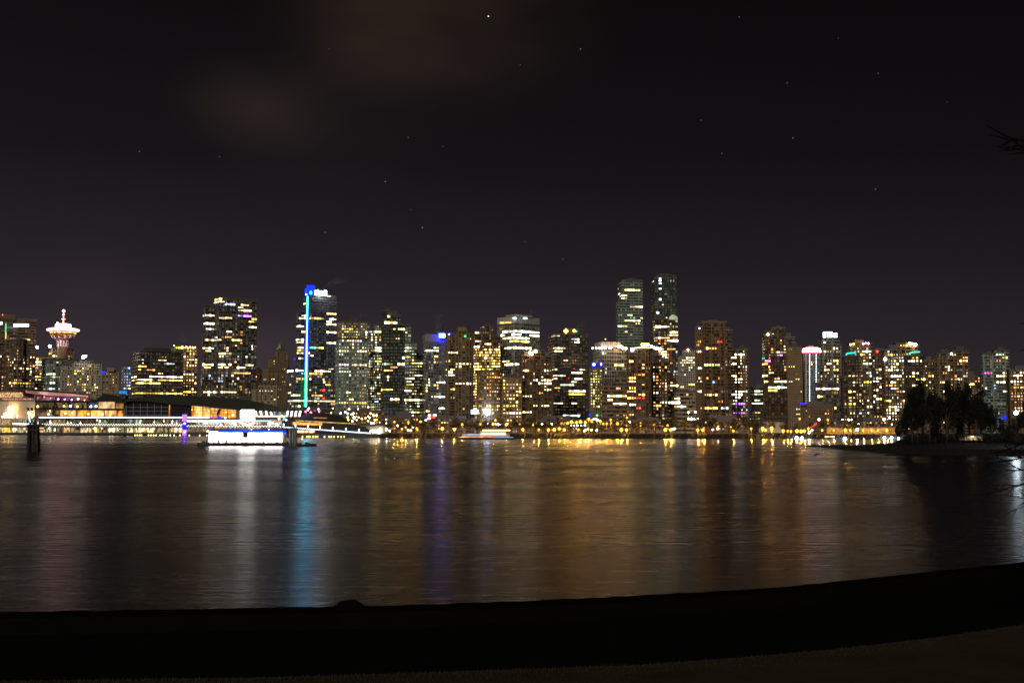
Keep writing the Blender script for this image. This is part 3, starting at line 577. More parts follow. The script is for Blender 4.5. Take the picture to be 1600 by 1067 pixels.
t_resi = Tower(AT, 'pair of residential slabs with scattered warm windows right of the orange-lit tower', 'tower', 980, 18, [(1016, 1034, 556), (1031, 1043, 566)], 'resi', 'brown', ('warm', .18), rows=[(630, 1032, 1042, W_, 6), (634, 1022, 1032, A_, 3), (613, 1022, 1027, W_, 4)], n=52, pal=RES, fpx=5)
t_pband = Tower('office_building', 'low pale banded office block in front of the white-gridded building', 'office block', 1010, 4, [(1042, 1086, 613)], 'band', 'beige', ('neutral', .1), rows=[(629.5, 1042, 1060, 'pure', 6), (625, 1055, 1060, W_, 3), (634, 1060, 1070, 'pure', 6), (634, 1055, 1058, A_, 3)], n=8, pal=WARM, fpx=6.2)
t_pgrid = Tower(OT, 'pale building with a fine white grid front and bright upper corner', 'building', 1320, 8, [(1060, 1090, 556), (1067, 1086, 547)], 'grid', 'pale', ('neutral', .15), rows=[(558, 1071, 1086, W_, 5), (562, 1066, 1073, W_, 4), (569, 1064, 1083, W_, 3), (549, 1076, 1081, W_, 2), (602, 1078, 1083, Y_, 3)], n=18, pal=BRT, reg=(1060, 1090, 556, 610), fpx=3.8, bpx=3.2)
t_dbrn = Tower(AT, 'big dark brown apartment tower with warm lit floors and a rounded lit left edge', 'tower', 905, 12, [(1089, 1100, 512, None, 'r'), (1093, 1134, 504), (1131, 1143, 517)], 'resi', 'brown', ('warm', .06), rows=[(545.5, 1102, 1118, A_, 5), (568.5, 1101, 1123, A_, 6), (618.5, 1102, 1119, A_, 4), (637, 1094, 1121, A_, 4), (532, 1089, 1098, A_, 3), (550, 1089, 1098, W_, 5), (578, 1089, 1098, 'pure', 6), (595, 1089, 1098, W_, 6), (590, 1091, 1095, W_, 4), (613, 1090, 1099, 'pure', 6), (540, 1087, 1092, W_, 4), (537, 1123, 1127, 'red', 1.5), (638, 1129, 1136, C_, 4)], n=14, pal=RES, fpx=5.2)
t_brt = Tower(AT, 'apartment tower crowded with bright white windows just right of the big brown tower', 'tower', 960, 14, [(1138, 1156, 549), (1150, 1168, 545)], 'resi', 'tan', ('warm', .15), rows=[(555, 1149, 1161, 'pure', 6), (551, 1138, 1143, W_, 6), (560, 1141, 1151, W_, 5), (567, 1142, 1151, W_, 6), (588, 1138, 1143, 'green', 3), (587, 1142, 1150, W_, 3), (595, 1152, 1158, W_, 6), (599, 1150, 1158, 'pure', 6), (599, 1137, 1142, W_, 6), (611, 1151, 1158, W_, 5), (615, 1150, 1158, 'pure', 6), (619, 1141, 1150, 'pure', 6), (623, 1150, 1158, 'pure', 6), (632, 1150, 1162, 'violet', 4), (645, 1148, 1162, 'violet', 3)], n=50, pal=BRT, fpx=4.8)
t_lowg = Tower('office_building', 'low office block with pale green lit floors between two apartment towers', 'office block', 990, 8, [(1172, 1201, 606)], 'band', 'dark', rows=[(614, 1178, 1186, GW, 2), (614, 1188, 1199, 'rose', 2), (619, 1180, 1198, GW, 1.6), (633.5, 1175, 1199, GW, 4), (628, 1180, 1188, GW, 1.5), (648, 1180, 1188, Y_, 2)], n=6, pal=GRN, fpx=4.8)
t_step = Tower(AT, 'stepped dark tower with broad bright white floors near its middle', 'tower', 960, 14, [(1192, 1214, 524), (1206, 1228, 513), (1222, 1242, 528)], 'thin', 'brown', ('warm', .09), rows=[(523.5, 1195, 1208, W_, 6), (549, 1213, 1223, W_, 2.5), (549, 1225, 1242, Y_, 2.5), (553.5, 1214, 1220, 'violet', 5), (566, 1195, 1203, 'magenta', 3), (568.5, 1190, 1199, A_, 5), (561, 1191, 1195, 'green', 2), (586, 1190, 1197, W_, 3), (597.5, 1212, 1229, W_, 6), (607, 1203, 1236, 'pure', 6), (597, 1194, 1200, Y_, 4), (612, 1204, 1210, Y_, 3)], n=26, pal=RES, reg=(1190, 1228, 525, 600), fpx=4.6)
t_bgrid = Tower(OT, 'brown tower with a fine grid of dark windows in front of the stepped dark tower', 'tower', 925, 8, [(1230, 1253, 542)], 'punch', 'tan', ('warm', .05), rows=[(574.5, 1227, 1243, Y_, 4), (594, 1242, 1250, Y_, 3), (598, 1234, 1239, W_, 3), (641, 1243, 1250, GW, 3), (649, 1243, 1251, Y_, 4)], n=4, pal=YEL, fpx=3.9, bpx=3.4)
t_pink = Tower(OT, 'narrow tower with a glowing pink-edged crown and vertical strings of white lamps', 'tower', 955, 6, [(1255, 1281, 548)], 'grid', 'slate', ('blue', .12), n=14, pal=YEL, reg=(1264, 1281, 552, 600), fpx=3.4, bpx=3.4)
t_lowbr = Tower('office_building', 'low brown block at the foot of the pink-crowned tower', 'building', 915, 4, [(1252, 1300, 633)], 'punch', 'brown', ('warm', .12), n=12, pal=WARM, fpx=4.6, bpx=4)
t_ccol = Tower(AT, 'tower topped by a ring of brilliant white lit crown columns', 'tower', 985, 14, [(1283, 1311, 529), (1281, 1314, 540)], 'resi', 'grey', ('warm', .12), rows=[(536, 1286, 1291, GW, 4), (544, 1301, 1310, W_, 5), (548, 1289, 1300, L_, 2.5), (564, 1303, 1309, Y_, 4), (567, 1291, 1298, W_, 3), (578, 1303, 1309, Y_, 5), (580, 1290, 1293, W_, 3)], n=34, pal=BRT, reg=(1281, 1313, 535, 600), fpx=4.8)
t_lowd = Tower('office_building', 'dark mid-rise block with one white lit floor below the white crown columns', 'office block', 940, 8, [(1274, 1311, 600)], 'curtain', 'slate', rows=[(608, 1275, 1311, W_, 4), (618, 1279, 1283, Y_, 3)], n=6, pal=YEL, fpx=6)
t_teal1 = Tower(AT, 'dark round tower with a curved teal light on its top, the left of the two', 'tower', 905, 8, [(1318, 1344, 557, None, 'r'), (1316, 1346, 590)], 'resi', 'dark', ('warm', .15), rows=[(588, 1330, 1343, Y_, 4), (589, 1326, 1330, Y_, 4), (596, 1331, 1337, W_, 4), (614, 1329, 1337, Y_, 5), (622, 1326, 1336, Y_, 2), (634, 1326, 1333, Y_, 4), (645, 1344, 1350, 'bluew', 4)], n=34, pal=YEL + WARM, fpx=4.8)
t_arc = Tower(AT, 'beige tower with warm floodlit roof edges behind the left teal-topped tower', 'tower', 985, 10, [(1327, 1362, 538), (1336, 1351, 531, 538)], 'resi', 'tan', ('warm', .15), rows=[(549, 1350, 1360, C_, 6), (556, 1346, 1353, Y_, 4), (567, 1348, 1361, W_, 4), (581, 1355, 1360, C_, 2), (599, 1347, 1360, Y_, 4)], n=40, pal=BRT, fpx=4.8)
t_redl = Tower(AT, 'narrow brown tower with a single red roof lamp', 'tower', 1005, 8, [(1362, 1383, 549)], 'resi', 'brown', ('warm', .14), rows=[(577, 1373, 1379, Y_, 5), (591, 1371, 1379, W_, 4), (597, 1367, 1374, W_, 6), (607, 1374, 1380, Y_, 5), (618, 1361, 1366, W_, 6), (625, 1373, 1380, Y_, 6)], n=30, pal=BRT, reg=(1362, 1383, 560, 655))
t_cblk = Tower(AT, 'broad apartment block full of bright windows left of the right teal-topped tower', 'tower', 925, 10, [(1380, 1413, 547)], 'resi', 'brown', ('warm', .22), rows=[(554, 1388, 1399, Y_, 3), (573, 1391, 1398, W_, 5), (577, 1385, 1398, W_, 4), (590, 1392, 1399, 'pure', 6), (590, 1403, 1409, W_, 6), (600, 1392, 1400, W_, 6), (606, 1393, 1399, W_, 4), (636, 1388, 1400, W_, 6), (647, 1391, 1400, W_, 5), (626, 1383, 1389, Y_, 5)], n=95, pal=BRT, fpx=4.8)
t_tan2 = Tower(AT, 'tan tower with a bright lamp on its flat overhanging roof', 'tower', 990, 8, [(1400, 1433, 538), (1398, 1435, 535.5, 538)], 'resi', 'beige', ('warm', .15), rows=[(541, 1412, 1422, Y_, 3)], n=20, pal=YEL, fpx=4.8)
t_teal2 = Tower(AT, 'dark round tower with a curved teal light on its top, the right of the two', 'tower', 900, 8, [(1417, 1444, 556, None, 'r'), (1419, 1446, 575)], 'resi', 'dark', ('warm', .12), rows=[(559, 1424, 1431, Y_, 4), (565, 1420, 1438, W_, 3), (588, 1417, 1427, Y_, 4), (586, 1426, 1432, W_, 5), (595, 1432, 1445, Y_, 5), (602, 1427, 1434, W_, 5)], n=22, pal=YEL + WARM, fpx=4.8)
t_rt1 = Tower(AT, 'plain dark tower rising behind the island trees right of the teal-topped towers', 'tower', 990, 12, [(1443, 1465, 564), (1447, 1456, 558, 564)], 'resi', 'brown', ('warm', .12), rows=[(590, 1450, 1468, Y_, 4), (618, 1458, 1470, Y_, 4)], n=14, pal=WARM, fpx=4.8)
t_rt2 = Tower(AT, 'wide brown tower with amber top corner windows behind the island trees', 'tower', 960, 16, [(1464, 1489, 553), (1487, 1513, 549)], 'resi', 'tan', ('warm', .15), rows=[(554, 1486, 1492, W_, 4), (565, 1502, 1511, A_, 6), (572, 1475, 1483, W_, 5), (579, 1483, 1490, W_, 4), (592, 1494, 1501, W_, 4), (561, 1502, 1511, O_, 3)], n=44, pal=RES, fpx=4.8)
t_rt3 = Tower(AT, 'short dim tower in the gap left of the greenish twin-finned tower', 'tower', 1010, 8, [(1508, 1532, 588), (1514, 1522, 581, 588)], 'resi', 'brown', ('warm', .15), rows=[(600, 1511, 1519, Y_, 4)], n=14, pal=WARM, reg=(1508, 1532, 590, 640))
t_rt4 = Tower(AT, 'greenish glass tower with two bright fins near the right edge', 'tower', 970, 12, [(1536, 1556, 553), (1554, 1576, 548)], 'resi', 'green', ('green', .2), rows=[(553, 1556, 1569, GW, 3), (558, 1569, 1575, Y_, 4), (553, 1549, 1552, L_, 2), (584, 1535, 1549, 'magenta', 3), (589.5, 1557, 1576, W_, 4), (582, 1570, 1576, W_, 6), (600, 1556, 1570, GW, 3), (605, 1532, 1538, A_, 4), (611, 1571, 1577, W_, 4)], n=40, pal=(('gw', 2), ('amber', 2), ('warm', 2), ('cool', 1.5), ('bluew', 1.5)), fpx=4.8)
t_rt5 = Tower(AT, 'warm lit apartment block cut by the right edge of the picture', 'tower', 940, 8, [(1577, 1612, 578)], 'resi', 'brown', ('warm', .25), rows=[(585.5, 1581, 1597, W_, 5), (598, 1582, 1597, W_, 5), (605, 1586, 1600, A_, 4)], n=40, pal=RES, reg=(1577, 1600, 580, 645))
# low blocks between the towers and the park
LOW = [(455, 520, 640, 1130, 'dark', 4, 'low dark block at the foot of the neon-lined tower'), (533, 600, 643, 1040, 'beige', 16, 'low shopfront block with clustered warm lamps right of the dark domed roof'),
       (598, 662, 652, 980, 'brown', 10, 'low brown block under the slanted dark tower'), (662, 745, 655, 960, 'tan', 12, 'low tan block behind the park lamps below the drum-capped tower'),
       (812, 925, 657, 950, 'brown', 14, 'long low block behind the golden row of park lamps'), (978, 1046, 657, 925, 'brown', 10, 'low brown block below the orange-lit tower'),
       (1084, 1170, 657, 900, 'tan', 10, 'low tan block below the big brown apartment tower'), (1298, 1420, 659, 920, 'brown', 22, 'long low building glowing amber below the teal-topped towers')]
for (a, c, y, D, wl_, n_, lb) in LOW:
    Tower('low_building', lb, 'building', D - 30, 4, [(a, c, y)], 'grid', 'dark' if wl_ == 'dark' else 'brown', ('warm', .3), n=n_, pal=RES, reg=(a, c, y, 672), fpx=4.6)
rnd = random.Random(21)
for t_ in TW: t_.build(random.Random(len(t_.label) * 31 + int(t_.D)))

# ------------------------------------------------------------------ signs, neon and lamps that belong to the towers
def disc(tw, x, y, r_px, col, st, name='sign', sy=1, Y=None, dy=-1.0, n=14, th=.4, ring=0):
    Y = Y or min(v['yn'] for v in tw.V); c = P(x, y, Y + dy); k = Y / F; m_ = MB(); pts = []
    for i in range(n): a = 2 * math.pi * i / n; pts.append((c.x + r_px * k * math.cos(a), c.z + r_px * k * sy * math.sin(a)))
    m_.face([(p[0], Y + dy, p[1]) for p in pts])
    for i in range(n):
        p, q = pts[i], pts[(i + 1) % n]; m_.face([(p[0], Y + dy, p[1]), (p[0], Y + dy + th, p[1]), (q[0], Y + dy + th, q[1]), (q[0], Y + dy, q[1])])
    return m_.build(name, emit(col, st), tw.root)
def zgrad(name, stops, st, z0, z1):
    m = bpy.data.materials.new(name); m.use_nodes = True; t = m.node_tree; t.nodes.clear()
    g_ = N(t, 'ShaderNodeNewGeometry'); sp_ = N(t, 'ShaderNodeSeparateXYZ'); t.links.new(g_.outputs['Position'], sp_.inputs[0])
    mr = N(t, 'ShaderNodeMapRange'); t.links.new(sp_.outputs[2], mr.inputs[0]); mr.inputs[1].default_value = z0; mr.inputs[2].default_value = z1
    r_ = N(t, 'ShaderNodeValToRGB'); t.links.new(mr.outputs[0], r_.inputs[0]); el = r_.color_ramp.elements
    el[0].position = 0; el[0].color = stops[0][1] + (1,); el[1].position = 1; el[1].color = stops[-1][1] + (1,)
    for p_, c_ in stops[1:-1]: q_ = el.new(p_); q_.color = c_ + (1,)
    em = N(t, 'ShaderNodeEmission'); t.links.new(r_.outputs[0], em.inputs[0]); em.inputs[1].default_value = st
    o = N(t, 'ShaderNodeOutputMaterial'); t.links.new(em.outputs[0], o.inputs[0]); return m
# far-left tower
bulb(t_beacon, 4, 492, 'red', 8, .8, 'beacon', dy=2); sign(t_beacon, 21, 45, 506, 510.5, 'cool', 3.0); sign(t_beacon, 8, 10, 505, 520, 'green', .9, 'light_strip'); sign(t_beacon, 8, 10, 520, 533, 'yellow', 1.1, 'light_strip')
sign(t_beacon, 0, 4, 503, 507, 'cool', 3)
bulb(t_pale, 58, 542.5, 'pure', 22, 2.0, 'floodlight'); bulb(t_harb, 78, 541, 'pure', 26, 2.3, 'floodlight'); bulb(t_hotel, 130, 558, 'pure', 26, 2.3, 'floodlight')
bulb(t_hotel, 134, 556.5, 'pure', 16, 1.4, 'floodlight')
disc(t_bsign, 159.5, 582, 4.5, 'blue', 3, sy=.42); disc(t_fblue, 202, 575, 1.2, 'bluew', 4)
sign(t_fblue, 186, 198, 611, 615, 'cyan', .6)
for x in (272, 285, 291, 297, 301, 305): bulb(t_behind, x, 540 + (x - 272) * .08, 'amber' if x % 2 else 'warm', 9, .8)
sign(t_tall1, 338, 341, 476, 625, 'azure', .06, 'recess', dy=-.4)  # flat strip with dim blue glow, put in for the dark gap
# pink saucer tower
Yh = 1950.0; kh = Yh / F; ch = P(98.5, 520, Yh)
hz = lambda y: P(98.5, y, Yh).z
hub = thing('observation_tower', 'pink-lit saucer restaurant tower with a mast above the left skyline', 'tower', (ch.x, Yh, GZ))
def lath(prof, name, m_, n=28):
    b_ = MB(); b_.lathe((ch.x, Yh, 0), [(r_ * kh, hz(y)) for r_, y in prof], n); return b_.build(name, m_, hub)
lath([(8, 672), (8, 541)], 'shaft', WALL['tan'])
fb = MB()
for k in range(12):     # flared concrete ribs under the saucer
    a = 2 * math.pi * k / 12; ca, sa = math.cos(a), math.sin(a)
    pr = [(8.2, 542), (8.6, 536), (10.5, 531), (18, 526.5)]
    for (r0, y0), (r1, y1) in zip(pr, pr[1:]):
        for sgn in (-1, 1):
            w_ = 1.25 * kh
            q = [(ch.x + (r0 * kh) * ca - sgn * w_ * sa, Yh + r0 * kh * sa + sgn * w_ * ca, hz(y0)), (ch.x + 5 * kh * ca - sgn * w_ * sa, Yh + 5 * kh * sa + sgn * w_ * ca, hz(y0)),
                 (ch.x + 5 * kh * ca - sgn * w_ * sa, Yh + 5 * kh * sa + sgn * w_ * ca, hz(y1)), (ch.x + (r1 * kh) * ca - sgn * w_ * sa, Yh + r1 * kh * sa + sgn * w_ * ca, hz(y1))]
            fb.face(q)
        fb.face([(ch.x + r0 * kh * ca + w_ * sa, Yh + r0 * kh * sa - w_ * ca, hz(y0)), (ch.x + r0 * kh * ca - w_ * sa, Yh + r0 * kh * sa + w_ * ca, hz(y0)), (ch.x + r1 * kh * ca - w_ * sa, Yh + r1 * kh * sa + w_ * ca, hz(y1)), (ch.x + r1 * kh * ca + w_ * sa, Yh + r1 * kh * sa - w_ * ca, hz(y1))])
fb.build('funnel', mat('white_concrete', (.75, .72, .70), .8), hub)
lath([(7, 541), (9.5, 533), (17, 526.4), (17.5, 526), (18.5, 521), (20.5, 518.2)], 'saucer', WALL['dark'])
lath([(19.3, 521.3), (19.8, 519.0)], 'window_band', emit('amber', 1.6, var=.9, vscale=.25))
lath([(18.6, 525.0), (18.8, 523.6)], 'window_band', emit('warm', .35, var=.99, vscale=.3))
lath([(20.5, 518.2), (24.5, 516.8), (24.5, 514.6), (20, 513.2), (12, 512.6)], 'rim', emit('blush', 2.2))  # lit pink rim, drum and mast: light put in as their own glow
lath([(12, 512.6), (12, 507), (11, 506.2)], 'drum', emit('blush', 3.4, var=.4, vscale=.2))
lath([(1.1, 506), (1.0, 499), (3, 499), (3.2, 498), (.9, 497.5), (.8, 492.5), (2, 492), (2, 491), (.7, 490.5), (.5, 488)], 'mast', emit('rose', 2.2))
mb_ = MB(); mb_.ball((ch.x, Yh, hz(486)), 2.2 * kh, 10); mb_.build('mast_lamp', emit('rose', 9), hub)
mb_ = MB(); mb_.tube([(ch.x, Yh, hz(484.5)), (ch.x, Yh, hz(478))], [.5, .12], 5); mb_.build('antenna', M_metal, hub)
mb_ = MB(); mb_.ball((ch.x - 5.5 * kh, Yh - 10, hz(505)), 1.0, 6); mb_.build('roof_light', emit('pure', 14), hub)
for i, (dx, e_) in enumerate(((-16, 4.2e3), (16, 5.5e3), (0, 1.6e3))):
    ld = bpy.data.lights.new('saucer_uplight', 'POINT'); ld.energy = e_; ld.color = (1, .50, .56); ld.shadow_soft_size = 1.5
    lo_ = bpy.data.objects.new('uplight', ld); COL.objects.link(lo_); lo_.parent = hub; lo_.location = (dx, -16, hz(534) - GZ)
# pyramid roof
b_ = MB(); cpt = P(437.5, 548, 1412); zb, zt = P(437.5, 549.5, 1412).z, P(437.5, 536.5, 1412).z; hw = 6.2
ring = [(cpt.x + hw * math.cos(a), 1412 + hw * math.sin(a)) for a in (R(25), R(115), R(205), R(295))]
for i in range(4): b_.face([ring[i] + (zb,), ring[(i + 1) % 4] + (zb,), (cpt.x, 1412, zt)])
b_.build('pyramid_roof', mat('copper_roof', (.38, .36, .24), .7), t_pyr.root)
# neon line, roof box and sign of the neon tower
Yb = min(v['yn'] for v in t_blue.V) - 1.2
core = zgrad('neon_core', [(0, (.05, 1, .30)), (.25, (.05, 1, .42)), (.42, (.04, .70, .95)), (.60, (.04, .50, 1)), (1, (.05, .36, 1))], 26, P(477, 642, Yb).z, P(480, 462, Yb).z)
edge = zgrad('neon_edge', [(0, (0, .42, .07)), (.28, (0, .38, .15)), (.42, (0, .14, .60)), (.60, (0, .03, 1)), (1, (0, .008, 1))], 2.2, P(477, 642, Yb).z, P(480, 462, Yb).z)
def strip(x0, y0, x1, y1, w_, name, m_, dy=0):
    b_ = MB(); a = P(x0, y0, Yb + dy); c = P(x1, y1, Yb + dy); n = 24
    for i in range(n):
        p, q = a.lerp(c, i / n), a.lerp(c, (i + 1) / n)
        b_.face([(p.x - w_, p.y, p.z), (p.x + w_, p.y, p.z), (q.x + w_, q.y, q.z), (q.x - w_, q.y, q.z)])
        b_.face([(p.x - w_, p.y + .4, p.z), (p.x - w_, p.y, p.z), (q.x - w_, q.y, q.z), (q.x - w_, q.y + .4, q.z)]); b_.face([(p.x + w_, p.y, p.z), (p.x + w_, p.y + .4, p.z), (q.x + w_, q.y + .4, q.z), (q.x + w_, q.y, q.z)])
    return b_.build(name, m_, t_blue.root)
strip(477.4, 641, 480.6, 463, .38, 'neon_tube', core); strip(477.2, 642, 480.8, 461, 1.75, 'neon_housing', edge, .6)  # wide strip gives the neon's halo on the facade its own glow
Yt = min(v['yn'] for v in t_blue.V[1:2])
sign(t_blue, 480, 491.5, 446.5, 462, 'blue', 3.5, 'roof_box', th=6, Y=Yt, dy=2.6); sign(t_blue, 476.7, 480.3, 451.5, 462, 'azure', 1.5, 'roof_box', th=3, Y=Yt, dy=3)
disc(t_blue, 485.6, 457.4, 2.4, 'cyan', 4, 'emblem', sy=1.25, Y=Yt, dy=-1.6)
b_ = MB()
for i, (x0, x1, y0, y1) in enumerate(((492.5, 497.2, 453.2, 460.6), (497.6, 501.2, 454.6, 461), (501.6, 505.6, 455, 461.4), (506, 510.4, 454, 462))):
    a, c = P(x0, y1, Yt - 1), P(x1, y0, Yt - 1); b_.box(((a.x + c.x) / 2, Yt - 1, (a.z + c.z) / 2), (c.x - a.x, .6, c.z - a.z))
b_.build('sign', emit('pure', 16), t_blue.root); sign(t_blue, 510.6, 517, 462.2, 463.4, 'gw', 2.2, 'light_strip', Y=Yt)
bulb(t_blue, 478.5, 460, 'pure', 10, .7, Y=Yt); disc(t_blue, 460, 561, 1.3, 'blue', 3, 'light', Y=Yt)
bulb(t_gof, 572.5, 519, C_, 7, .9, Y=1255); bulb(t_gof, 572.3, 523, C_, 4, .7, Y=1255)
# blue rooftop sign
sign(t_bsq, 686.5, 695.5, 521.5, 527, 'pure', 5, dy=-1.4); sign(t_bsq, 685, 697, 520, 528.8, 'blue', 22, 'sign_frame', dy=-.6, th=.4)  # blue halo of the sign built as a glowing panel behind it
disc(t_cap, 702, 522.4, 2.9, 'blue', 2.5, sy=.6); disc(t_cap, 701.8, 522.2, 1.0, 'cool', 4, dy=-1.5); disc(t_cap, 727, 525.2, 1.5, 'green', 1.4, 'sign', sy=1.2, dy=-1.6)
sign(t_white, 781, 788, 503.2, 505.6, 'yellow', 1.6, 'window', dy=-1.5, Y=1162); sign(t_white, 789, 799, 502.8, 505.2, 'yellow', 1.0, 'window', dy=-1.5, Y=1162)
sign(t_white, 801.5, 807, 496.3, 498.3, C_, 5, dy=-1); sign(t_white, 817.5, 823.5, 496.3, 498.5, C_, 5, dy=-.6)
for x, y in ((828, 551.2), (831, 552.5), (837, 549)): bulb(t_brn, x, y, 'warm', 26, 1.1, 'floodlight')
# golden star and green mark
def star(tw, x, y, r_, col, st, name):
    Y = min(v['yn'] for v in tw.V) - .8; c = P(x, y, Y); k = Y / F * r_; b_ = MB(); pts = []
    for i in range(8):
        a = math.pi / 4 * i; q = k if i % 2 == 0 else k * .62; pts.append((c.x + q * math.cos(a), c.z + q * math.sin(a)))
    b_.face([(p[0], Y, p[1]) for p in pts]); b_.face([(p[0], Y + .4, p[1]) for p in reversed(pts)])
    for i in range(8): p, q = pts[i], pts[(i + 1) % 8]; b_.face([(p[0], Y, p[1]), (p[0], Y + .4, p[1]), (q[0], Y + .4, q[1]), (q[0], Y, q[1])])
    return b_.build(name, emit(col, st), tw.root)
star(t_gold, 884.3, 517.2, 4.4, 'yellow', 3.5, 'star_sign'); star(t_gold, 897, 516.8, 3.0, 'yellow', 3.5, 'star_sign'); disc(t_gold, 900.3, 517.8, 2.2, 'green', 1.6, 'sign', n=3, dy=-1.3)
for x, y in ((899, 563), (896, 567), (897, 576), (888.6, 591), (873, 610.5)): disc(t_gold, x, y, .9, 'red', 1.6, 'red_light', n=6)
# crown floodlights
for x in (926, 931.5, 936.5, 941, 946, 952, 955): bulb(t_crown, x, 544 - (x - 926) * .03, 'pure', 14, 1.0, 'floodlight', dy=-3)
for x, y, s_ in ((966, 541.5, 30), (970, 541, 30), (973, 543.5, 22), (978, 544.5, 18)): bulb(t_crown, x, y, 'warm', s_, 1.5, 'floodlight', dy=-3)
bulb(t_crown, 946, 529.8, Y_, 3, .7, 'beacon', dy=3)
disc(t_lime, 928, 569.4, 4.2, 'blue', 2.8); disc(t_lime, 928, 569.4, 2.0, 'cool', 4, 'emblem', dy=-1.5); disc(t_lime, 939.2, 569, 1.9, 'blue', 2.4, sy=2); disc(t_lime, 939.4, 569, .8, 'cool', 4, 'emblem', sy=2.6, dy=-1.5)
disc(t_lime, 922.3, 649, 2.0, 'blue', 3, 'sign', dy=-2); disc(t_lime, 933, 649, 1.6, 'green', 2, 'sign', dy=-2)
sign(t_ora, 986, 990, 544, 548.5, 'pure', 16, 'rim_light'); b_ = MB()
cO = t_ora.V[1]['poly']; oc = (sum(p[0] for p in cO) / 14, sum(p[1] for p in cO) / 14); ro_ = 13.3 * 940 / F
zz = P(1004, 546.5, 940).z
for i in range(14):
    a0, a1 = math.pi * (1.04 + .92 * i / 14), math.pi * (1.04 + .92 * (i + 1) / 14)
    b_.face([(oc[0] + ro_ * math.cos(a0), oc[1] + ro_ * math.sin(a0), zz), (oc[0] + ro_ * math.cos(a1), oc[1] + ro_ * math.sin(a1), zz), (oc[0] + ro_ * math.cos(a1), oc[1] + ro_ * math.sin(a1), zz + 1.9), (oc[0] + ro_ * math.cos(a0), oc[1] + ro_ * math.sin(a0), zz + 1.9)])
b_.build('rim_light', emit('gw', 4.5, var=.6, vscale=.2), t_ora.root)
sign(t_ora, 1002, 1014, 536.6, 540, 'yellow', 16, 'crown_light', dy=-2.5, Y=935)
for x, y, s_ in ((1018, 541, 14), (1025, 544, 12), (1029, 545, 14), (1032, 544.8, 12), (1022, 543, 7)): bulb(t_resi, x, y, 'pure', s_, 1.0, 'roof_light', Y=985)
disc(t_mid, 1034.4, 548.8, 1.2, 'violet', 3, 'sign'); bulb(t_pgrid, 1075, 546.4, 'warm', 14, 1.0)
disc(t_dbrn, 1093, 513, 1.3, 'bluew', 5, 'roof_light'); disc(t_dbrn, 1115, 597, 1.4, 'bluew', 3, 'light')
b_ = MB(); cm = P(1052, 498, 1378)     # lit dome on the corner
b_.lathe((cm.x, 1378, cm.z - 1), [(5.2, 0), (4.9, 2.2), (3.6, 4.2), (1.6, 5.4), (.3, 5.8)], 14); b_.build('dome', emit('gw', .34, var=.5), t_mid.root)
# pink crown and strings of lamps
sign(t_pink, 1255, 1281, 544.8, 547.4, 'pure', 11, 'crown_light', th=4, dy=0); sign(t_pink, 1253.4, 1282.6, 547.7, 550.6, 'pink', 5, 'crown_light', th=4.4, dy=0)
sign(t_pink, 1259, 1278, 543, 544.4, 'rose', 5, 'crown_light', th=2, dy=.5)
for xx, y1, st, r_ in ((1265, 632, 6, .31), (1275.3, 598, 5, .29), (1259.4, 632, 1.5, .22)):
    b_ = MB(); y = 554.0; Yp = 952.4
    while y < y1: b_.ball(P(xx, y, Yp), r_, 6); y += 2.5
    b_.build('lamp_string', emit('cool' if st > 2 else 'yellow', st), t_pink.root)
sign(t_lowbr, 1251, 1259, 629.4, 631.4, 'blue', 3, dy=-1)
for x0, x1, y0, y1 in ((1286.5, 1290, 519.5, 527.5), (1293, 1295.6, 520, 527), (1297, 1299.6, 519.5, 527), (1303, 1307.4, 520.5, 527)): sign(t_ccol, x0, x1, y0, y1, C_, 6, 'crown_light', th=1.2)
sign(t_ccol, 1286.5, 1300, 518.6, 520.2, C_, 4, 'crown_light', th=1.2, dy=-.6)
def arc(tw, pts, vi):
    Y = tw.V[vi]['yn']; b_ = MB(); b_.tube([P(x, y, Y + dy) for x, y, dy in pts], .55, 6); b_.build('neon_arc', emit('teal', 1.6), tw.root)
arc(t_teal1, [(1322, 555.6, 2.2), (1322.8, 553, 1.6), (1325.5, 551.8, .4), (1331, 551.4, -1.2), (1336.5, 551.4, -1)], 0)
arc(t_teal2, [(1420.6, 553.6, 2), (1423, 551, 1), (1427, 550, -.4), (1433, 549.8, -1.4), (1437, 549.8, -1.2)], 0)
for x, y, c_ in ((1329, 538.3, 'warm'), (1334, 537.2, Y_), (1349, 537, 'rose'), (1353, 536, 'violet'), (1357, 536.4, 'warm')): bulb(t_arc, x, y, c_, 10, .75)
bulb(t_redl, 1370.7, 549.2, 'red', 5, .9, 'beacon'); bulb(t_cblk, 1383, 561, C_, 12, 1.3)
for x, y in ((1421, 536.2), (1424, 537.3), (1428, 538.2), (1431, 538.6)): bulb(t_tan2, x, y, 'warm', 18, .95)
bulb(t_rt2, 1486.5, 552.5, 'pure', 9, .8); disc(t_rt4, 1541, 646, 1.4, 'bluew', 3, 'light', dy=-2); disc(t_rt4, 1569, 652.5, 3.4, 'blue', 2.5, 'sign', sy=.6, dy=-3)
bulb(t_step, 1200, 522.5, 'warm', 14, .9)
for x0, x1, c_, s_ in ((736, 740.5, 'bluew', 5), (741, 744.8, 'cool', 7), (746, 747.4, 'cool', 3)): sign(t_hot2, x0, x1, 640, 646.5, c_, s_, dy=-3)
bulb(t_hot2, 761.3, 643.8, 'bluew', 34, 2.2, 'floodlight', dy=-4); bulb(t_hot2, 758, 642, 'cool', 16, 1.2, 'floodlight', dy=-4)

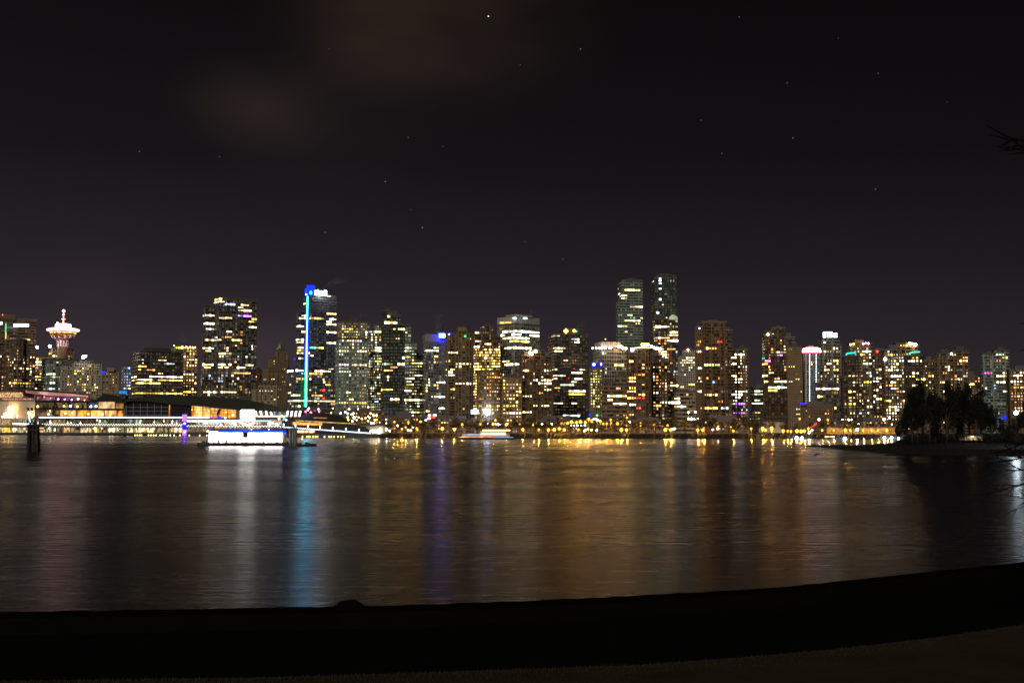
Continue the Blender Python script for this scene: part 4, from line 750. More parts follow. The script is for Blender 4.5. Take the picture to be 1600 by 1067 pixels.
# ------------------------------------------------------------------ waterfront at the left: halls, pier, light strings
M_deck = mat('pier_concrete', (.14, .13, .12), .9, scale=.2); M_dark = mat('dark_cladding', (.035, .033, .032), .6); M_darkglass = mat('dark_glass', (.02, .022, .026), .15, spec=.6)
M_cream = mat('cream_wall', (.62, .54, .40), .8, scale=.1); M_timber = mat('old_timber', (.05, .04, .035), .9, var=.5, scale=2); M_white = mat('white_paint', (.75, .75, .73), .5, var=.08)
def rb(name, parent, m_, xs_, yt, yb, back, th, var=None):
    b_ = MB(); ribbon(b_, xs_, yt, yb, back, th); return b_.build(name, m_, parent)
def rthing(name, label, cat, x, back, group=None):
    p = S(x, back); return thing(name, label, cat, (p[0], p[1], 0), group)
# long pier with a lit lower arcade and upper promenade
pier = rthing('pier', 'long two-storey pier deck with cream lit bays along the water at left', 'pier', 140, 0)
PX = list(range(-60, 291, 10))
rb('deck', pier, M_deck, PX, 676.3, 678.2, -1.5, 26)
rb('upper_deck', pier, M_deck, PX, 665.4, 666.8, 0, 24)
rb('roof', pier, M_dark, [x for x in PX if x >= 50], 652.6, 654.2, 1, 22)
b_ = MB()
for x in range(-60, 291, 6):
    a = S(x, .5); b_.tube([(a[0], a[1], -1), (a[0], a[1], zat(x, 677.5))], .5, 6)
b_.build('pile_row', M_timber, pier)
b_ = MB(); ribbon(b_, PX, 653.5, 677, 13, 1)
b_.build('back_wall', M_cream, pier)
rnd = random.Random(77)
x = -58.0
while x < 284:
    w_ = rnd.uniform(9, 17)
    if rnd.random() < .93: rb('window', pier, emit(rnd.choice(('warm', 'white', 'yellow', 'white')), rnd.choice((.18, .35, .6, .9)), var=.95, vscale=.22), [x, x + w_], 668.2, 675.4, 11.5, .5)
    x += w_ + rnd.uniform(1.2, 2.8)
x = -58.0
while x < 284:
    w_ = rnd.uniform(7, 15)
    if rnd.random() < .8: rb('window', pier, emit(rnd.choice(('gw', 'white', 'cool', 'warm', 'gw')), rnd.choice((.05, .1, .2, .35)), var=.98, vscale=.3), [x, x + w_], 655.6, 663.2, 11.5, .5)
    x += w_ + rnd.uniform(1.0, 3.5)
b_ = MB()
for x in range(-58, 290, 7):
    a = S(x, 2); b_.tube([(a[0], a[1], zat(x, 676, 2)), (a[0], a[1], zat(x, 654 if x >= 50 else 666, 2))], .28, 5)
b_.build('column_row', M_frame, pier)
for i in range(34):
    x = rnd.uniform(-40, 286); y = rnd.choice((657, 659, 661, 670, 672)) + rnd.uniform(-1, 1); p = P(x, y, S(x, 3)[1]); b_ = MB(); b_.ball(p, rnd.uniform(.35, .75), 6); b_.tube([p, (p.x, p.y, p.z + 2)], .06, 4)
    b_.build('lantern', emit(rnd.choice(('white', 'cool', 'warm', 'gw', 'pure')), rnd.choice((5, 9, 14))), pier)
rb('neon_line', pier, emit('bluew', 1.2), [x for x in PX if x >= 55], 651.0, 653.0, .4, .4); rb('neon_line', pier, emit('pure', 4), [x for x in PX if x >= 55], 651.5, 652.5, .2, .2)
def light_string(label, xa, xb, ya, yb, sag, step, col, st, r_, back=-.8, posts=None):
    x0 = (xa + xb) / 2; t0 = rthing('light_string', label, 'light string', x0, back)
    n_ = int((xb - xa) / step); pts = []
    for i in range(n_ + 1):
        x = xa + (xb - xa) * i / n_; y = ya + (yb - ya) * i / n_ + (sag if i % 2 else 0)
        q = S(x, back); pts.append((q[0], q[1], zat(x, y, back)))
    b_ = MB(); b_.tube(pts, .05, 4); b_.build('cable', M_frame, t0)
    b_ = MB()
    for p in pts: b_.ball(p, r_, 6)
    b_.build('bulb_row', emit(col, st), t0)
    if posts:
        for x in posts:
            q = S(x, back); b_ = MB(); y = ya + (yb - ya) * (x - xa) / (xb - xa); b_.tube([(q[0], q[1], zat(x, y + 3, back)), (q[0], q[1], zat(x, y - 5, back))], .18, 5); b_.build('post', M_steel, t0)
            b_ = MB(); b_.tube([(q[0], q[1] - .3, zat(x, y - 1.6, back)), (q[0], q[1] - .3, zat(x, y - 5, back))], .42, 6); b_.build('post_lamp', emit('cool', 4), t0)
light_string('scalloped string of white bulbs along the edge of the long pier', 66, 286, 662.2, 663.0, 1.7, 1.9, 'pure', 4, .36)
light_string('short bright string of bulbs at the far-left end of the pier', 20, 52, 661.6, 662.4, .8, 1.3, 'pure', 5, .5)
# amber marker lamps on the pier edge
rnd = random.Random(8)
for xx in (211, 214.5, 218, 221, 232, 236, 240, 244, 250, 253.5, 257.5, 260.5, 266, 272, 281, 296, 312, 323):
    q = S(xx, -1.8); z = zat(xx, 680.2, -1.8); b_ = MB(); b_.ball((q[0], q[1], max(z, .5)), .55, 6); b_.tube([(q[0], q[1], max(z, .5) + .3), (q[0], q[1] + 1, max(z, .5) + 1.2)], .08, 4); b_.build('edge_lamp', emit('yellow', 6), pier)
# floodlit hall at the far left
h1 = rthing('terminal_hall', 'cream floodlit terminal hall with a low roof at the far left of the pier', 'building', 20, 28)
rb('wall', h1, M_cream, [-70, -20, 20, 54], 626.5, 655, 28, 40); rb('roof', h1, M_deck, [-72, 0, 56], 623.8, 626.2, 27, 43)
rb('window', h1, emit('warm', .5, var=.9), [-10, 34], 613, 621, 60, 1); rb('upper_floor', h1, WALL['tan'], [-70, 0, 50], 611, 624, 61, 20)
rb('window', h1, emit('rose', .5, var=.9), [1, 52], 622.3, 624.6, 26.6, .4)
for (x0, x1) in ((41, 45), (46.5, 50)): rb('window', h1, M_darkglass, [x0, x1], 637, 641, 27.6, .5)
for (x, y, r_, s_, c_) in ((15, 637.5, 1.7, 30, 'warm'), (20, 636, 1.2, 22, 'warm'), (8, 647, 1.4, 26, 'white'), (4, 651, .9, 14, 'rose'), (27, 650, .9, 12, 'rose'), (45, 645, 1.2, 20, 'white'), (50, 648, .9, 14, 'white'), (6, 661, 1.5, 26, 'pure'), (13, 672, .8, 10, 'white')):
    q = P(x, y, S(x, 20)[1]); b_ = MB(); b_.ball(q, r_, 8); b_.tube([q, (q.x, q.y, 3)], .12, 4); b_.build('floodlight', emit(c_, s_), h1)
# lit mast behind the pile cluster
lm = rthing('lit_mast', 'short slanted white lit mast rising behind the dark pile cluster', 'mast', 45, -2); b_ = MB(); b_.tube([P(47.5, 661, S(47, -2)[1]), P(45, 651, S(47, -2)[1])], [.9, .3], 6); b_.build('mast', emit('bluew', 1.6), lm)
b_ = MB(); b_.tube([P(45, 651, S(47, -2)[1]), P(44.4, 646, S(47, -2)[1])], [.3, .1], 5); b_.build('mast_tip', emit('cool', 5), lm)
# terraced hall with the big sloping canopy
h2 = rthing('terraced_hall', 'terraced glass hall with orange lit floor and a long sloping canopy', 'building', 125, 34)
rb('floor_slab', h2, M_dark, [52, 100, 150, 196], 650.6, 652.6, 24, 40)
rb('back_wall', h2, WALL['slate'], [54, 100, 150, 196], [614, 620, 624, 626], 652, 52, 20)
rb('floor_slab', h2, M_dark, [52, 100, 150, 184], [637.5, 637.8, 638.2, 638.6], [639.5, 639.8, 640.2, 640.6], 24, 40)
rb('floor_slab', h2, M_dark, [52, 100, 136], [625.6, 626.2, 626.8], [627.8, 628.2, 628.8], 24, 40)
for (x0, x1, y0, y1, c_, s_, v_) in ((56, 70, 640.5, 650, 'warm', .12, .9), (70, 92, 640.5, 650, 'warm', .22, .95), (93, 118, 641, 650, 'amber', .75, .6), (120, 139, 641, 650.2, 'orange', 1.0, .6), (141, 161, 641.2, 650.4, 'amber', 1.0, .6), (163, 181, 641.4, 650.4, 'amber', .95, .6), (183, 193, 641.6, 650.4, 'orange', .6, .8),
                                (56, 78, 629, 637, 'warm', .05, .9), (80, 98, 629, 637, 'warm', .10, .9), (100, 134, 629.5, 637.5, 'warm', .14, .95), (136, 152, 629.5, 637.8, 'bluew', .12, .95), (153, 178, 628, 638, 'warm', .65, .5), (180, 192, 630, 638.2, 'amber', .28, .5),
                                (56, 84, 619.5, 625, 'rose', .18, .9), (86, 108, 620.5, 625.6, 'magenta', .12, .95), (110, 138, 621, 626, 'rose', .15, .9)):
    rb('window', h2, emit(c_, s_, var=v_, vscale=.16), [x0, x1], y0, y1, 36, .6)
for (x, y, r_, c_, s_) in ((59, 635, 1.2, 'yellow', 9), (100, 634.5, 1.2, 'yellow', 5), (110, 634.5, 1.3, 'cool', 12), (121, 635, 1.1, 'yellow', 9), (142, 635, 1.0, 'cool', 14), (150, 634.6, 1.1, 'white', 14), (102, 646, .9, 'yellow', 9), (113, 645, .8, 'warm', 9), (138, 646.8, .8, 'yellow', 8), (160, 647, .9, 'warm', 9), (91, 623.5, .8, 'cool', 9), (101, 624, .6, 'pure', 7), (112, 624.5, .7, 'pure', 8), (122, 623, 1, 'pure', 10), (132, 625, .6, 'warm', 6), (69, 620, .6, 'magenta', 5), (79, 622, .6, 'violet', 6), (136, 620, .5, 'red', 5), (78, 642, .7, 'white', 7), (76, 647, .8, 'white', 9)):
    q = P(x, y, S(x, 34)[1]); b_ = MB(); b_.ball(q, r_, 6); b_.tube([q, (q.x, q.y + 1.5, q.z + .5)], .08, 4); b_.build('lamp', emit(c_, s_), h2)
b_ = MB()
for x in (56, 79, 119.3, 140, 162, 182, 194): 
    q = S(x, 25); b_.tube([(q[0], q[1], zat(x, 652, 25)), (q[0], q[1], zat(x, 627 if x < 137 else 639, 25))], .3, 5)
q0 = P(53, 627, S(53, 24)[1]); q1 = P(55.5, 613, S(53, 24)[1]); b_.tube([q0, q1], .6, 6)
b_.build('column_row', M_steel, h2)
rb('canopy', h2, M_dark, [22, 60, 100, 137], [606.2, 609.5, 612.3, 615.6], [608.0, 611.5, 614.2, 617.2], 16, 50)
rb('canopy_soffit', h2, emit('rose', .42, var=.6, vscale=.05), [38, 70, 105, 136], [609.8, 612.2, 614.8, 617.6], [612.2, 616.6, 617.6, 618.6], 20, 30)  # pink light on the underside is put in as its own glow
b_ = MB(); xs_ = [150, 156, 160, 170, 184, 196]; ribbon(b_, xs_, [622, 619, 615, 616, 618.5, 625], [628, 627, 626.5, 626, 628, 631], 22, 30); b_.build('curved_roof', M_dark, h2)
rb('wall', h2, M_dark, [176, 197], 624, 652.4, 37.2, 14)
# convention centre: huge slanted dark roof over an orange glass wall
cc = rthing('convention_centre', 'long convention hall with dark slanting roof over an orange glowing glass wall', 'convention hall', 330, 40)
b_ = MB(); ribbon(b_, [187, 205, 230, 262, 300, 340, 380, 410, 428, 447], [626, 622, 619, 617.8, 618.4, 620.5, 624, 629.5, 634, 640.5], [628, 626.5, 627, 631, 633.2, 637.5, 640.8, 642, 642.5, 643.5], 22, 60); b_.build('roof', mat('grass_roof', (.035, .045, .03), .95, scale=.1), cc)
b_ = MB(); ribbon(b_, [192, 205, 230, 262, 300, 340, 380, 416, 445], [627, 626, 626.8, 630.8, 633, 637.3, 640.6, 642, 643.3], 656, 31, 50); b_.build('wall', M_darkglass, cc)
tops = lambda x: interp([(262, 631.8), (300, 633.8), (340, 638), (380, 641.2), (416, 642.6)], x) + .4
xx = 263.0; rnd = random.Random(4)
while xx < 415:
    w_ = 12.5
    c_, s_ = ('orange' if rnd.random() < .5 else 'amber', rnd.uniform(.75, 1.2)) if xx < 362 else ('warm', .16)
    rb('window', cc, emit(c_, s_, var=.55, vscale=.12), [xx, xx + w_], [tops(xx), tops(xx + w_)], 652.6, 30, .6); xx += w_ + .7
b_ = MB()
for y in (637, 641.5, 646): ribbon(b_, [262, 300, 340, 372], max(y, 0), y + .5, 29.4, .3)
for k in range(40):
    x = 262 + k * 3.3
    if x > 372: break
b_.build('mullion_row', M_frame, cc)
b_ = MB()
for x in range(196, 262, 11): ribbon(b_, [x, x + .5], 630, 652, 30.2, .4)
for y in (636, 642, 648): ribbon(b_, [194, 262], y, y + .4, 30.2, .4)
b_.build('mullion_row', M_steel, cc)
for (x, y, r_, c_, s_) in ((284, 634.5, .9, 'amber', 9), (287, 631.8 + 4, .8, 'yellow', 12), (281, 637, .8, 'amber', 8), (281.5, 641, .8, 'yellow', 7), (364, 648, .9, 'pure', 7), (353, 644, .6, 'amber', 5), (300, 640, .5, 'amber', 4), (312, 645, .5, 'amber', 5), (326, 642, .5, 'yellow', 4), (340, 646, .5, 'amber', 4)):
    q = P(x, y, S(x, 28.5)[1]); b_ = MB(); b_.ball(q, r_, 6); b_.tube([q, (q.x, q.y + 1.2, q.z + .4)], .08, 4); b_.build('lamp', emit(c_, s_), cc)
# terraces in front of it
tr = rthing('terrace', 'white lit terraces stepping down in front of the slanting dark roof', 'terrace', 370, 10)
rb('slab', tr, M_deck, [291, 340, 400, 446], [652.8, 652.9, 653.0, 653.2], [655.8, 655.8, 655.8, 655.8], 12, 20)
rb('light_band', tr, emit('pure', 3, var=.7, vscale=.4), [292, 326], 651.2, 653.2, 11, .4); rb('light_band', tr, emit('magenta', .6), [327, 345], 651.4, 652.6, 11, .4)
rb('light_band', tr, emit('bluew', 2.0), [396, 424], 656.6, 658.2, 8, .4); rb('light_band', tr, emit('pure', 3, var=.7, vscale=.5), [292, 376], 656.8, 658.6, 8, .4); rb('light_band', tr, emit('pure', 2.6), [402, 446], 649.5, 650.9, 11, .4)
rb('slab', tr, M_deck, [291, 370, 446], 663.6, 665.6, 5, 24); rb('slab', tr, M_deck, [291, 340, 446], 674.8, 682, -1, 30)
rb('back_wall', tr, M_cream, [291, 370, 446], 656, 676, 15, 1)
rnd = random.Random(15); x = 293
while x < 444:
    w_ = rnd.uniform(6, 13)
    rb('window', tr, emit(rnd.choice(('white', 'cool', 'pure', 'rose', 'bluew')), rnd.choice((.12, .3, .6, 1.0)), var=.95, vscale=.3), [x, x + w_], 659.4, 663.2, 13, .5)
    rb('window', tr, emit(rnd.choice(('white', 'warm', 'pure')), rnd.choice((.12, .25, .45)), var=.95, vscale=.3), [x, x + w_], 666.5, 673.6, 13, .5)
    x += w_ + 2
for (x, y, c_, s_, r_) in ((344, 652.5, 'blue', 6, 1.3), (352, 652.6, 'cool', 9, .7), (368, 662.5, 'bluew', 14, 1.0), (421, 662, 'white', 14, 1.2), (426, 661, 'warm', 10, .9), (432, 663, 'pure', 14, 1.1), (436, 654, 'warm', 10, .8), (440, 650, 'yellow', 8, .8), (444, 654, 'cyan', 6, .9), (447, 656, 'rose', 6, .8), (338, 666, 'red', 5, .8), (346, 664, 'warm', 8, .8)):
    q = P(x, y, S(x, 4)[1]); b_ = MB(); b_.ball(q, r_, 6); b_.tube([q, (q.x, q.y + 1.5, q.z)], .08, 4); b_.build('lamp', emit(c_, s_), tr)
light_string('string of small white bulbs strung above the blue-edged barge roof', 290, 438, 664.6, 665.2, 1.2, 2.2, 'pure', 4, .34, -2)
# slanted white light fins on the quay
fins = [(401, 'left group'), (409, ''), (417.5, ''), (425, ''), (448, ''), (454.5, ''), (461, ''), (467.5, '')]
FL = ['leftmost slanted white light fin beside the shield sign', 'second slanted white light fin right of the shield sign', 'third slanted white light fin right of the shield sign', 'fourth slanted white light fin, shortest before the gap in the row',
      'fifth slanted white light fin, first after the gap in the row', 'sixth slanted white light fin, before the neon-lined tower', 'seventh slanted white light fin, before the neon-lined tower', 'last slanted white light fin, nearest the green end of the neon line']
for (x, _), lb in zip(fins, FL):
    Yf = S(x, 9)[1]; t0 = thing('light_fin', lb, 'light fin', tuple(P(x, 650, Yf)), 'slanted light fins on the quay'); hgt = 6.5 if x != 425 else 5
    b_ = MB(); a, c = P(x, 650.5, Yf), P(x - 2.0 if x < 440 else x + 1.8, 650.5 - hgt - 2, Yf)
    for q, r_ in ((a, c),): b_.face([(a.x - .7, Yf, a.z), (a.x + .7, Yf, a.z), (c.x + .7, Yf, c.z), (c.x - .7, Yf, c.z)]); b_.face([(a.x + .7, Yf + .3, a.z), (a.x - .7, Yf + .3, a.z), (c.x - .7, Yf + .3, c.z), (c.x + .7, Yf + .3, c.z)])
    b_.build('light_panel', emit('pure', 3.2), t0); b_ = MB(); b_.tube([(a.x, Yf + .5, a.z - 1), (c.x, Yf + .5, c.z + .4)], .18, 5); b_.build('mast', M_steel, t0)
# leaping whale sculpture, dark against the glass
wh = rthing('sculpture', 'dark leaping whale sculpture silhouetted against the orange glass wall', 'sculpture', 342, 6); Yw = S(342, 6)[1]
b_ = MB(); b_.tube([P(341, 650.5, Yw), P(340.2, 648, Yw), P(340.6, 645, Yw), P(341.8, 642, Yw), P(343.6, 640, Yw), P(345.4, 640.4, Yw)], [.5, .8, 1.3, 1.5, 1.0, .3], 8)
b_.tube([P(341.8, 644, Yw), P(344.6, 644.4, Yw)], [.6, .15], 5); b_.tube([P(340.6, 644, Yw), P(338.6, 641.6, Yw)], [.5, .1], 5); b_.tube([P(341, 653, Yw), P(341, 650, Yw)], [.7, .5], 6); b_.build('body', M_dark, wh)
# purple column
pp = rthing('light_column', 'tall violet glowing column with ring lamps standing at the pier end', 'light column', 288.5, -3); Yp = S(288.5, -3)[1]
b_ = MB(); b_.tube([P(288.5, 681, Yp), P(288.5, 646, Yp)], [1.6, 1.4], 8); b_.build('shaft', M_dark, pp)
violet = emit('violet', 1.1); 
for y0, y1 in ((658, 647.5), (669, 660.5), (680, 671)): b_ = MB(); b_.tube([P(288.5, y0, Yp), P(288.5, y1, Yp)], [2.4, 2.2], 10); b_.build('light_drum', emit('blue', 1.8) if y0 == 669 else emit('violet', 1.6), pp)
for y in (674.5, 661.5): b_ = MB(); q = P(288.5, y, Yp - 2.6); b_.ball(q, 1.1, 8); b_.build('lamp', emit('violet', 12), pp)
b_ = MB(); q = P(288.5, 645.6, Yp); b_.lathe(q, [(2.9, -.6), (2.9, .3), (.4, 1.2)], 8); b_.build('cap', M_dark, pp)
# domed dark restaurant and its low wing over the water
dm = rthing('domed_hall', 'dark low hall with a domed roof and an orange lit strip over the water', 'building', 505, 6)
b_ = MB(); ribbon(b_, [461, 468, 476, 488, 500, 512, 522, 531, 538, 545], [654, 651, 648, 646, 645.2, 645.6, 647, 649.5, 653.5, 659], [656, 656.4, 657, 657.6, 658.2, 659, 659.4, 659.8, 660, 660.4], 14, 22); b_.build('dome_roof', M_dark, dm)
rb('light_band', dm, emit('warm', .45, var=.6), [462, 500, 520, 556], [656.2, 658.2, 659.4, 661.4], [657.8, 660, 661, 662.4], 13, 1)
b_ = MB(); ribbon(b_, [440, 450, 480, 510, 540, 560, 572, 580], [657.5, 656.5, 659.8, 661.6, 662.6, 664.6, 668, 674], [675, 675.6, 676.6, 677.4, 678, 678.4, 678.6, 678.8], 7, 22); b_.build('wing_roof', mat('membrane_roof', (.05, .045, .04), .8), dm)
rb('window', dm, emit('orange', 1.5, var=.5, vscale=.6), [457, 470], 659.2, 663.6, 6.2, .5); rb('window', dm, emit('amber', 1.1, var=.5, vscale=.6), [470.5, 486], 660.2, 664, 6.2, .5); rb('window', dm, emit('orange', 1.3, var=.5, vscale=.6), [486.5, 503], 661, 664.4, 6.2, .5)
rb('window', dm, emit('warm', 1.4, var=.8, vscale=.4), [462, 492], 672, 676, 5.6, .5)
rb('deck', dm, M_deck, [440, 510, 592], 677.5, 684, -1, 34)
tx = bpy.data.curves.new('sign', 'FONT')
b_ = MB(); q_ = random.Random(2)
for i in range(9):
    x = 491 + i * 2.3; Yq = S(x, 12.6)[1]; p = P(x, 652.6 + .05 * i, Yq); b_.box((p.x, Yq, p.z), (.9, .3, q_.uniform(.6, 1.1)))
bpy.data.curves.remove(tx); b_.build('sign', emit('amber', .35), dm)
for xx in (472.5, 479.5, 482, 484, 489, 493, 496, 507, 514, 517.5, 522, 528, 533, 538):
    q = S(xx, -1.6); z = zat(xx, 682.2, -1.6); b_ = MB(); b_.ball((q[0], q[1], z), .42, 6); b_.tube([(q[0], q[1], z), (q[0], q[1] + .8, z + .8)], .07, 4); b_.build('edge_lamp', emit('yellow' if xx != 507 else 'cool', 6), dm)
light_string('scalloped bulb string with seven lit posts descending past the domed hall', 441, 578, 666.6, 676.2, 1.0, 1.5, 'cool', 4.5, .26, -2, posts=(443, 461.5, 481, 500, 520, 540.5, 561))
# pale lit float building and cluster of lamps right of it
fh = rthing('float_home', 'small pale floodlit building beside the right end of the bulb string', 'building', 586, 6)
rb('wall', fh, M_cream, [572, 590, 602], 665.5, 680, 8, 12); rb('roof', fh, M_deck, [570, 604], 663.8, 665.4, 7, 15)
for (x, y, s_) in ((583, 673.5, 12), (592, 672, 20), (588, 674, 10), (579, 674, 9), (592, 677, 12)):
    q = P(x, y, S(x, 5)[1]); b_ = MB(); b_.ball(q, .7, 6); b_.tube([q, (q.x, q.y, 1)], .08, 4); b_.build('floodlight', emit('pure', s_), fh)
# building-top plaza lights between dome and tower
LC = [(480.5, 640.5, 'pink', 9, 1.2), (482, 638, 'rose', 14, 1), (477, 643, 'magenta', 8, 1), (485, 644, 'magenta', 6, 1), (497, 639, 'rose', 10, .9), (498, 643, 'magenta', 5, 1), (519.5, 638, 'white', 10, .8), (517, 645, 'warm', 7, .8), (532, 645.5, 'pure', 14, 1), (539, 643.5, 'bluew', 8, 1.2), (543, 646, 'bluew', 5, 1.3), (545, 639, 'white', 12, 1), (549, 647.5, 'amber', 14, 1), (552, 646, 'white', 16, 1.1), (553, 652.5, 'white', 22, 1.3), (543, 652, 'amber', 14, 1), (544, 656, 'amber', 9, .9), (557, 656, 'white', 8, .8), (560, 652, 'yellow', 8, .8), (565, 654, 'amber', 12, .9), (571, 653, 'amber', 12, .9), (575, 650.5, 'warm', 10, .9), (579, 646, 'amber', 14, 1), (583, 648.5, 'amber', 14, 1), (588, 649, 'amber', 20, 1.1), (577.5, 652.5, 'cool', 10, .9), (585.5, 656, 'amber', 16, 1), (575, 657.5, 'warm', 10, .9), (580, 661, 'white', 12, .9), (584, 661, 'warm', 14, .9), (550, 658, 'white', 10, 1), (559, 639, 'white', 8, .7), (575, 636, 'white', 8, .7)]

# ------------------------------------------------------------------ lamps: one of each kind is built, the rest are copies
ANCH = [(484, 'the green end of the neon line'), (530, 'the right half of the domed hall'), (556, 'the greenish grid office tower'), (584, 'the pale floodlit float building'), (615, 'the slanted dark tower'), (678, 'the blue rooftop sign'), (718, 'the drum-capped tower'), (762, 'the bluish hotel floodlight'), (800, 'the yellow-windowed hotel'),
        (838, 'the brown tower with rooftop lamps'), (888, 'the golden star tower'), (931, 'the lime yellow windows'), (965, 'the brown banded block'), (1000, 'the orange-lit round tower'), (1055, 'the pale banded block'), (1115, 'the big dark brown tower'),
        (1155, 'the bright-windowed tower'), (1187, 'the low green-lit block'), (1212, 'the stepped dark tower'), (1242, 'the fine-gridded brown tower'), (1268, 'the pink crown'), (1300, 'the white crown columns'), (1332, 'the left teal arc'), (1372, 'the red roof lamp'), (1398, 'the bright-windowed block'), (1430, 'the right teal arc'), (1488, 'the amber top corner windows'), (1555, 'the twin-finned tower'), (1600, 'the right picture edge')]
ORD = ['first', 'second', 'third', 'fourth', 'fifth', 'sixth', 'seventh', 'eighth', 'ninth', 'tenth', 'eleventh', 'twelfth', 'thirteenth', 'fourteenth', 'fifteenth', 'sixteenth', 'seventeenth', 'eighteenth', 'nineteenth', 'twentieth'] + ['number %d' % i_ for i_ in range(21, 60)]
def anchor(x): return min(ANCH, key=lambda a: abs(a[0] - x))[1]
def relabel(items, what):
    """items: (x, object); labels count along the row in front of each landmark"""
    by = {}
    for x, o in sorted(items, key=lambda q: q[0]): by.setdefault(anchor(x), []).append(o)
    for a, os_ in by.items():
        for i, o in enumerate(os_): o['label'] = '%s below %s%s' % (what, a, '' if len(os_) == 1 else ', ' + ORD[i] + ' from the left')
def copy_thing(root, loc, s=1.0, rz=0.0, sz=None):
    r = root.copy(); COL.objects.link(r); r.location = loc; r.scale = (s, s, sz or s); r.rotation_euler = (0, 0, rz)
    for ch in root.children: c = ch.copy(); COL.objects.link(c); c.parent = r
    return r
def lamp_proto(kind, col, st, r_):
    t0 = thing('street_lamp', 'lamp', 'street lamp', (0, 0, 0)); b_ = MB(); b_.tube([(0, 0, -1), (0, 0, -.55)], [.09, .08], 6); b_.tube([(0, 0, -.9), (0, .1, -r_ * .6)], .22, 6); b_.build('bracket', M_metal, t0)
    b_ = MB(); b_.ball((0, 0, 0), r_, 8); b_.build('lamp_globe', emit(col, st), t0)
    if col == 'sodium': b_ = MB(); b_.lathe((0, 0, 0), [(r_ * 1.75, -.15), (r_ * 1.9, 0), (r_ * 1.0, .45 * r_)], 12); b_.build('lamp_shade', emit('sodium_dim', .9), t0)  # added glowing ring stands in for the halo around the globe
    if col == 'sodium':
        ld = bpy.data.lights.new('lamp_light', 'POINT'); ld.energy = 1250 * st; ld.color = (1, .43, .06); ld.shadow_soft_size = .35; lo_ = bpy.data.objects.new('lamp_light', ld); COL.objects.link(lo_); lo_.parent = t0; lo_.location = (0, -r_ - .5, -.1)
    return t0
PROTO = {}
def lamp(x, y, col, st, r_, back, items, group):
    key = (col, round(st), round(r_, 1)); q = S(x, back); z = zat(x, y, back)
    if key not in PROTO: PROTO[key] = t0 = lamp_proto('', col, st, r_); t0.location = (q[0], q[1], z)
    else: t0 = copy_thing(PROTO[key], (q[0], q[1], z))
    b_ = MB(); b_.tube([(q[0], q[1] + .1, 2.85 if z > 3.6 else 0), (q[0], q[1] + .1, z - .8 * r_)], [.13, .09], 5); b_.build('pole', M_metal, t0) if key not in PROTO or t0 is PROTO[key] else None
    if t0 is not PROTO[key]:
        for ch in t0.children:
            if ch.name.startswith('pole'): bpy.data.objects.remove(ch)
        b_.build('pole', M_metal, t0)
    t0['group'] = group; items.append((x, t0))
import copy
am, wh_ = [], []
AMB = [(616, 659, 1), (638, 660, 1.2), (657, 659, 1.1), (691, 669.5, 1.7), (710, 671, 1.2), (722, 663, 1.3), (750, 662, 1.3), (770, 662, 1.2), (791, 663.3, 1.1), (812, 663, .9), (817, 671, 1.4), (842, 671.2, .9), (833, 663, 1.1), (857, 671.3, 1.2), (866, 671.2, 1.5), (854, 662.6, .8),
       (874, 669.6, 1.3), (882, 671.3, 1.3), (878, 661.8, 1.4), (887, 661, 1.3), (893, 659.3, 1.5), (901, 660, 1.1), (907, 659, 1.5), (914.6, 659.8, 1.3), (920, 654.8, 1.3), (925, 658, 1.6), (932, 655, 1.3), (938, 658, 1.4), (942.5, 661.8, .9), (948, 661.5, .9), (954.5, 655.6, 1.0), (955, 661, .9), (965, 661.6, 1.1), (904, 671, 1.0), (919, 669.8, .9), (971, 671.4, 1.5), (979, 671.5, 1.1), (979.5, 664, 1.1), (980, 652.5, .9),
       (1001, 664.4, .9), (1023, 663.3, 1.1), (1043, 663.8, 1.3), (1039.8, 671.4, 1.7), (1048, 671.4, 1.2), (1070, 667.2, .7), (1090.5, 671.5, 1.3), (1098.3, 671.6, 1.4), (1100.5, 668, .9), (1122.5, 667, 1.8), (1142, 665.8, 1.3), (1146, 672.8, .9), (1174, 669.5, .8), (1192, 669.5, 1.7), (1196, 671.5, 1.2), (1206, 669, 1.6), (1206, 673, 1.0), (1224, 673, 1.2), (1231, 673.3, 1.0), (1236, 673.6, .8), (1245.5, 673.2, 1.6), (1252, 673.6, 1.6), (1257, 673, 1.4), (1263.5, 669, .8),
       (1285, 672, .9), (1303, 672.2, .9), (1321, 671.6, 1.1), (1329, 672, .7), (1349, 672, .7), (1362, 672.3, .7), (1386, 671.8, 1.3), (1372, 672, .7), (1294, 655.6, .9), (1294, 661, .8), (1250, 654, .7), (628, 670, .9), (634, 667, .8), (651, 669, .9), (652, 671, .9), (622, 666, .7), (588.5, 655.6, .9)]
for x, y, k in AMB:
    st, r_ = ((30, .75) if k >= 1.5 else (24, .62) if k >= 1.1 else (14, .5)); lamp(x, y, 'sodium', st * .3, r_ * 1.3, 8 if y > 668.5 else 50, am, 'amber street lamps along the park')
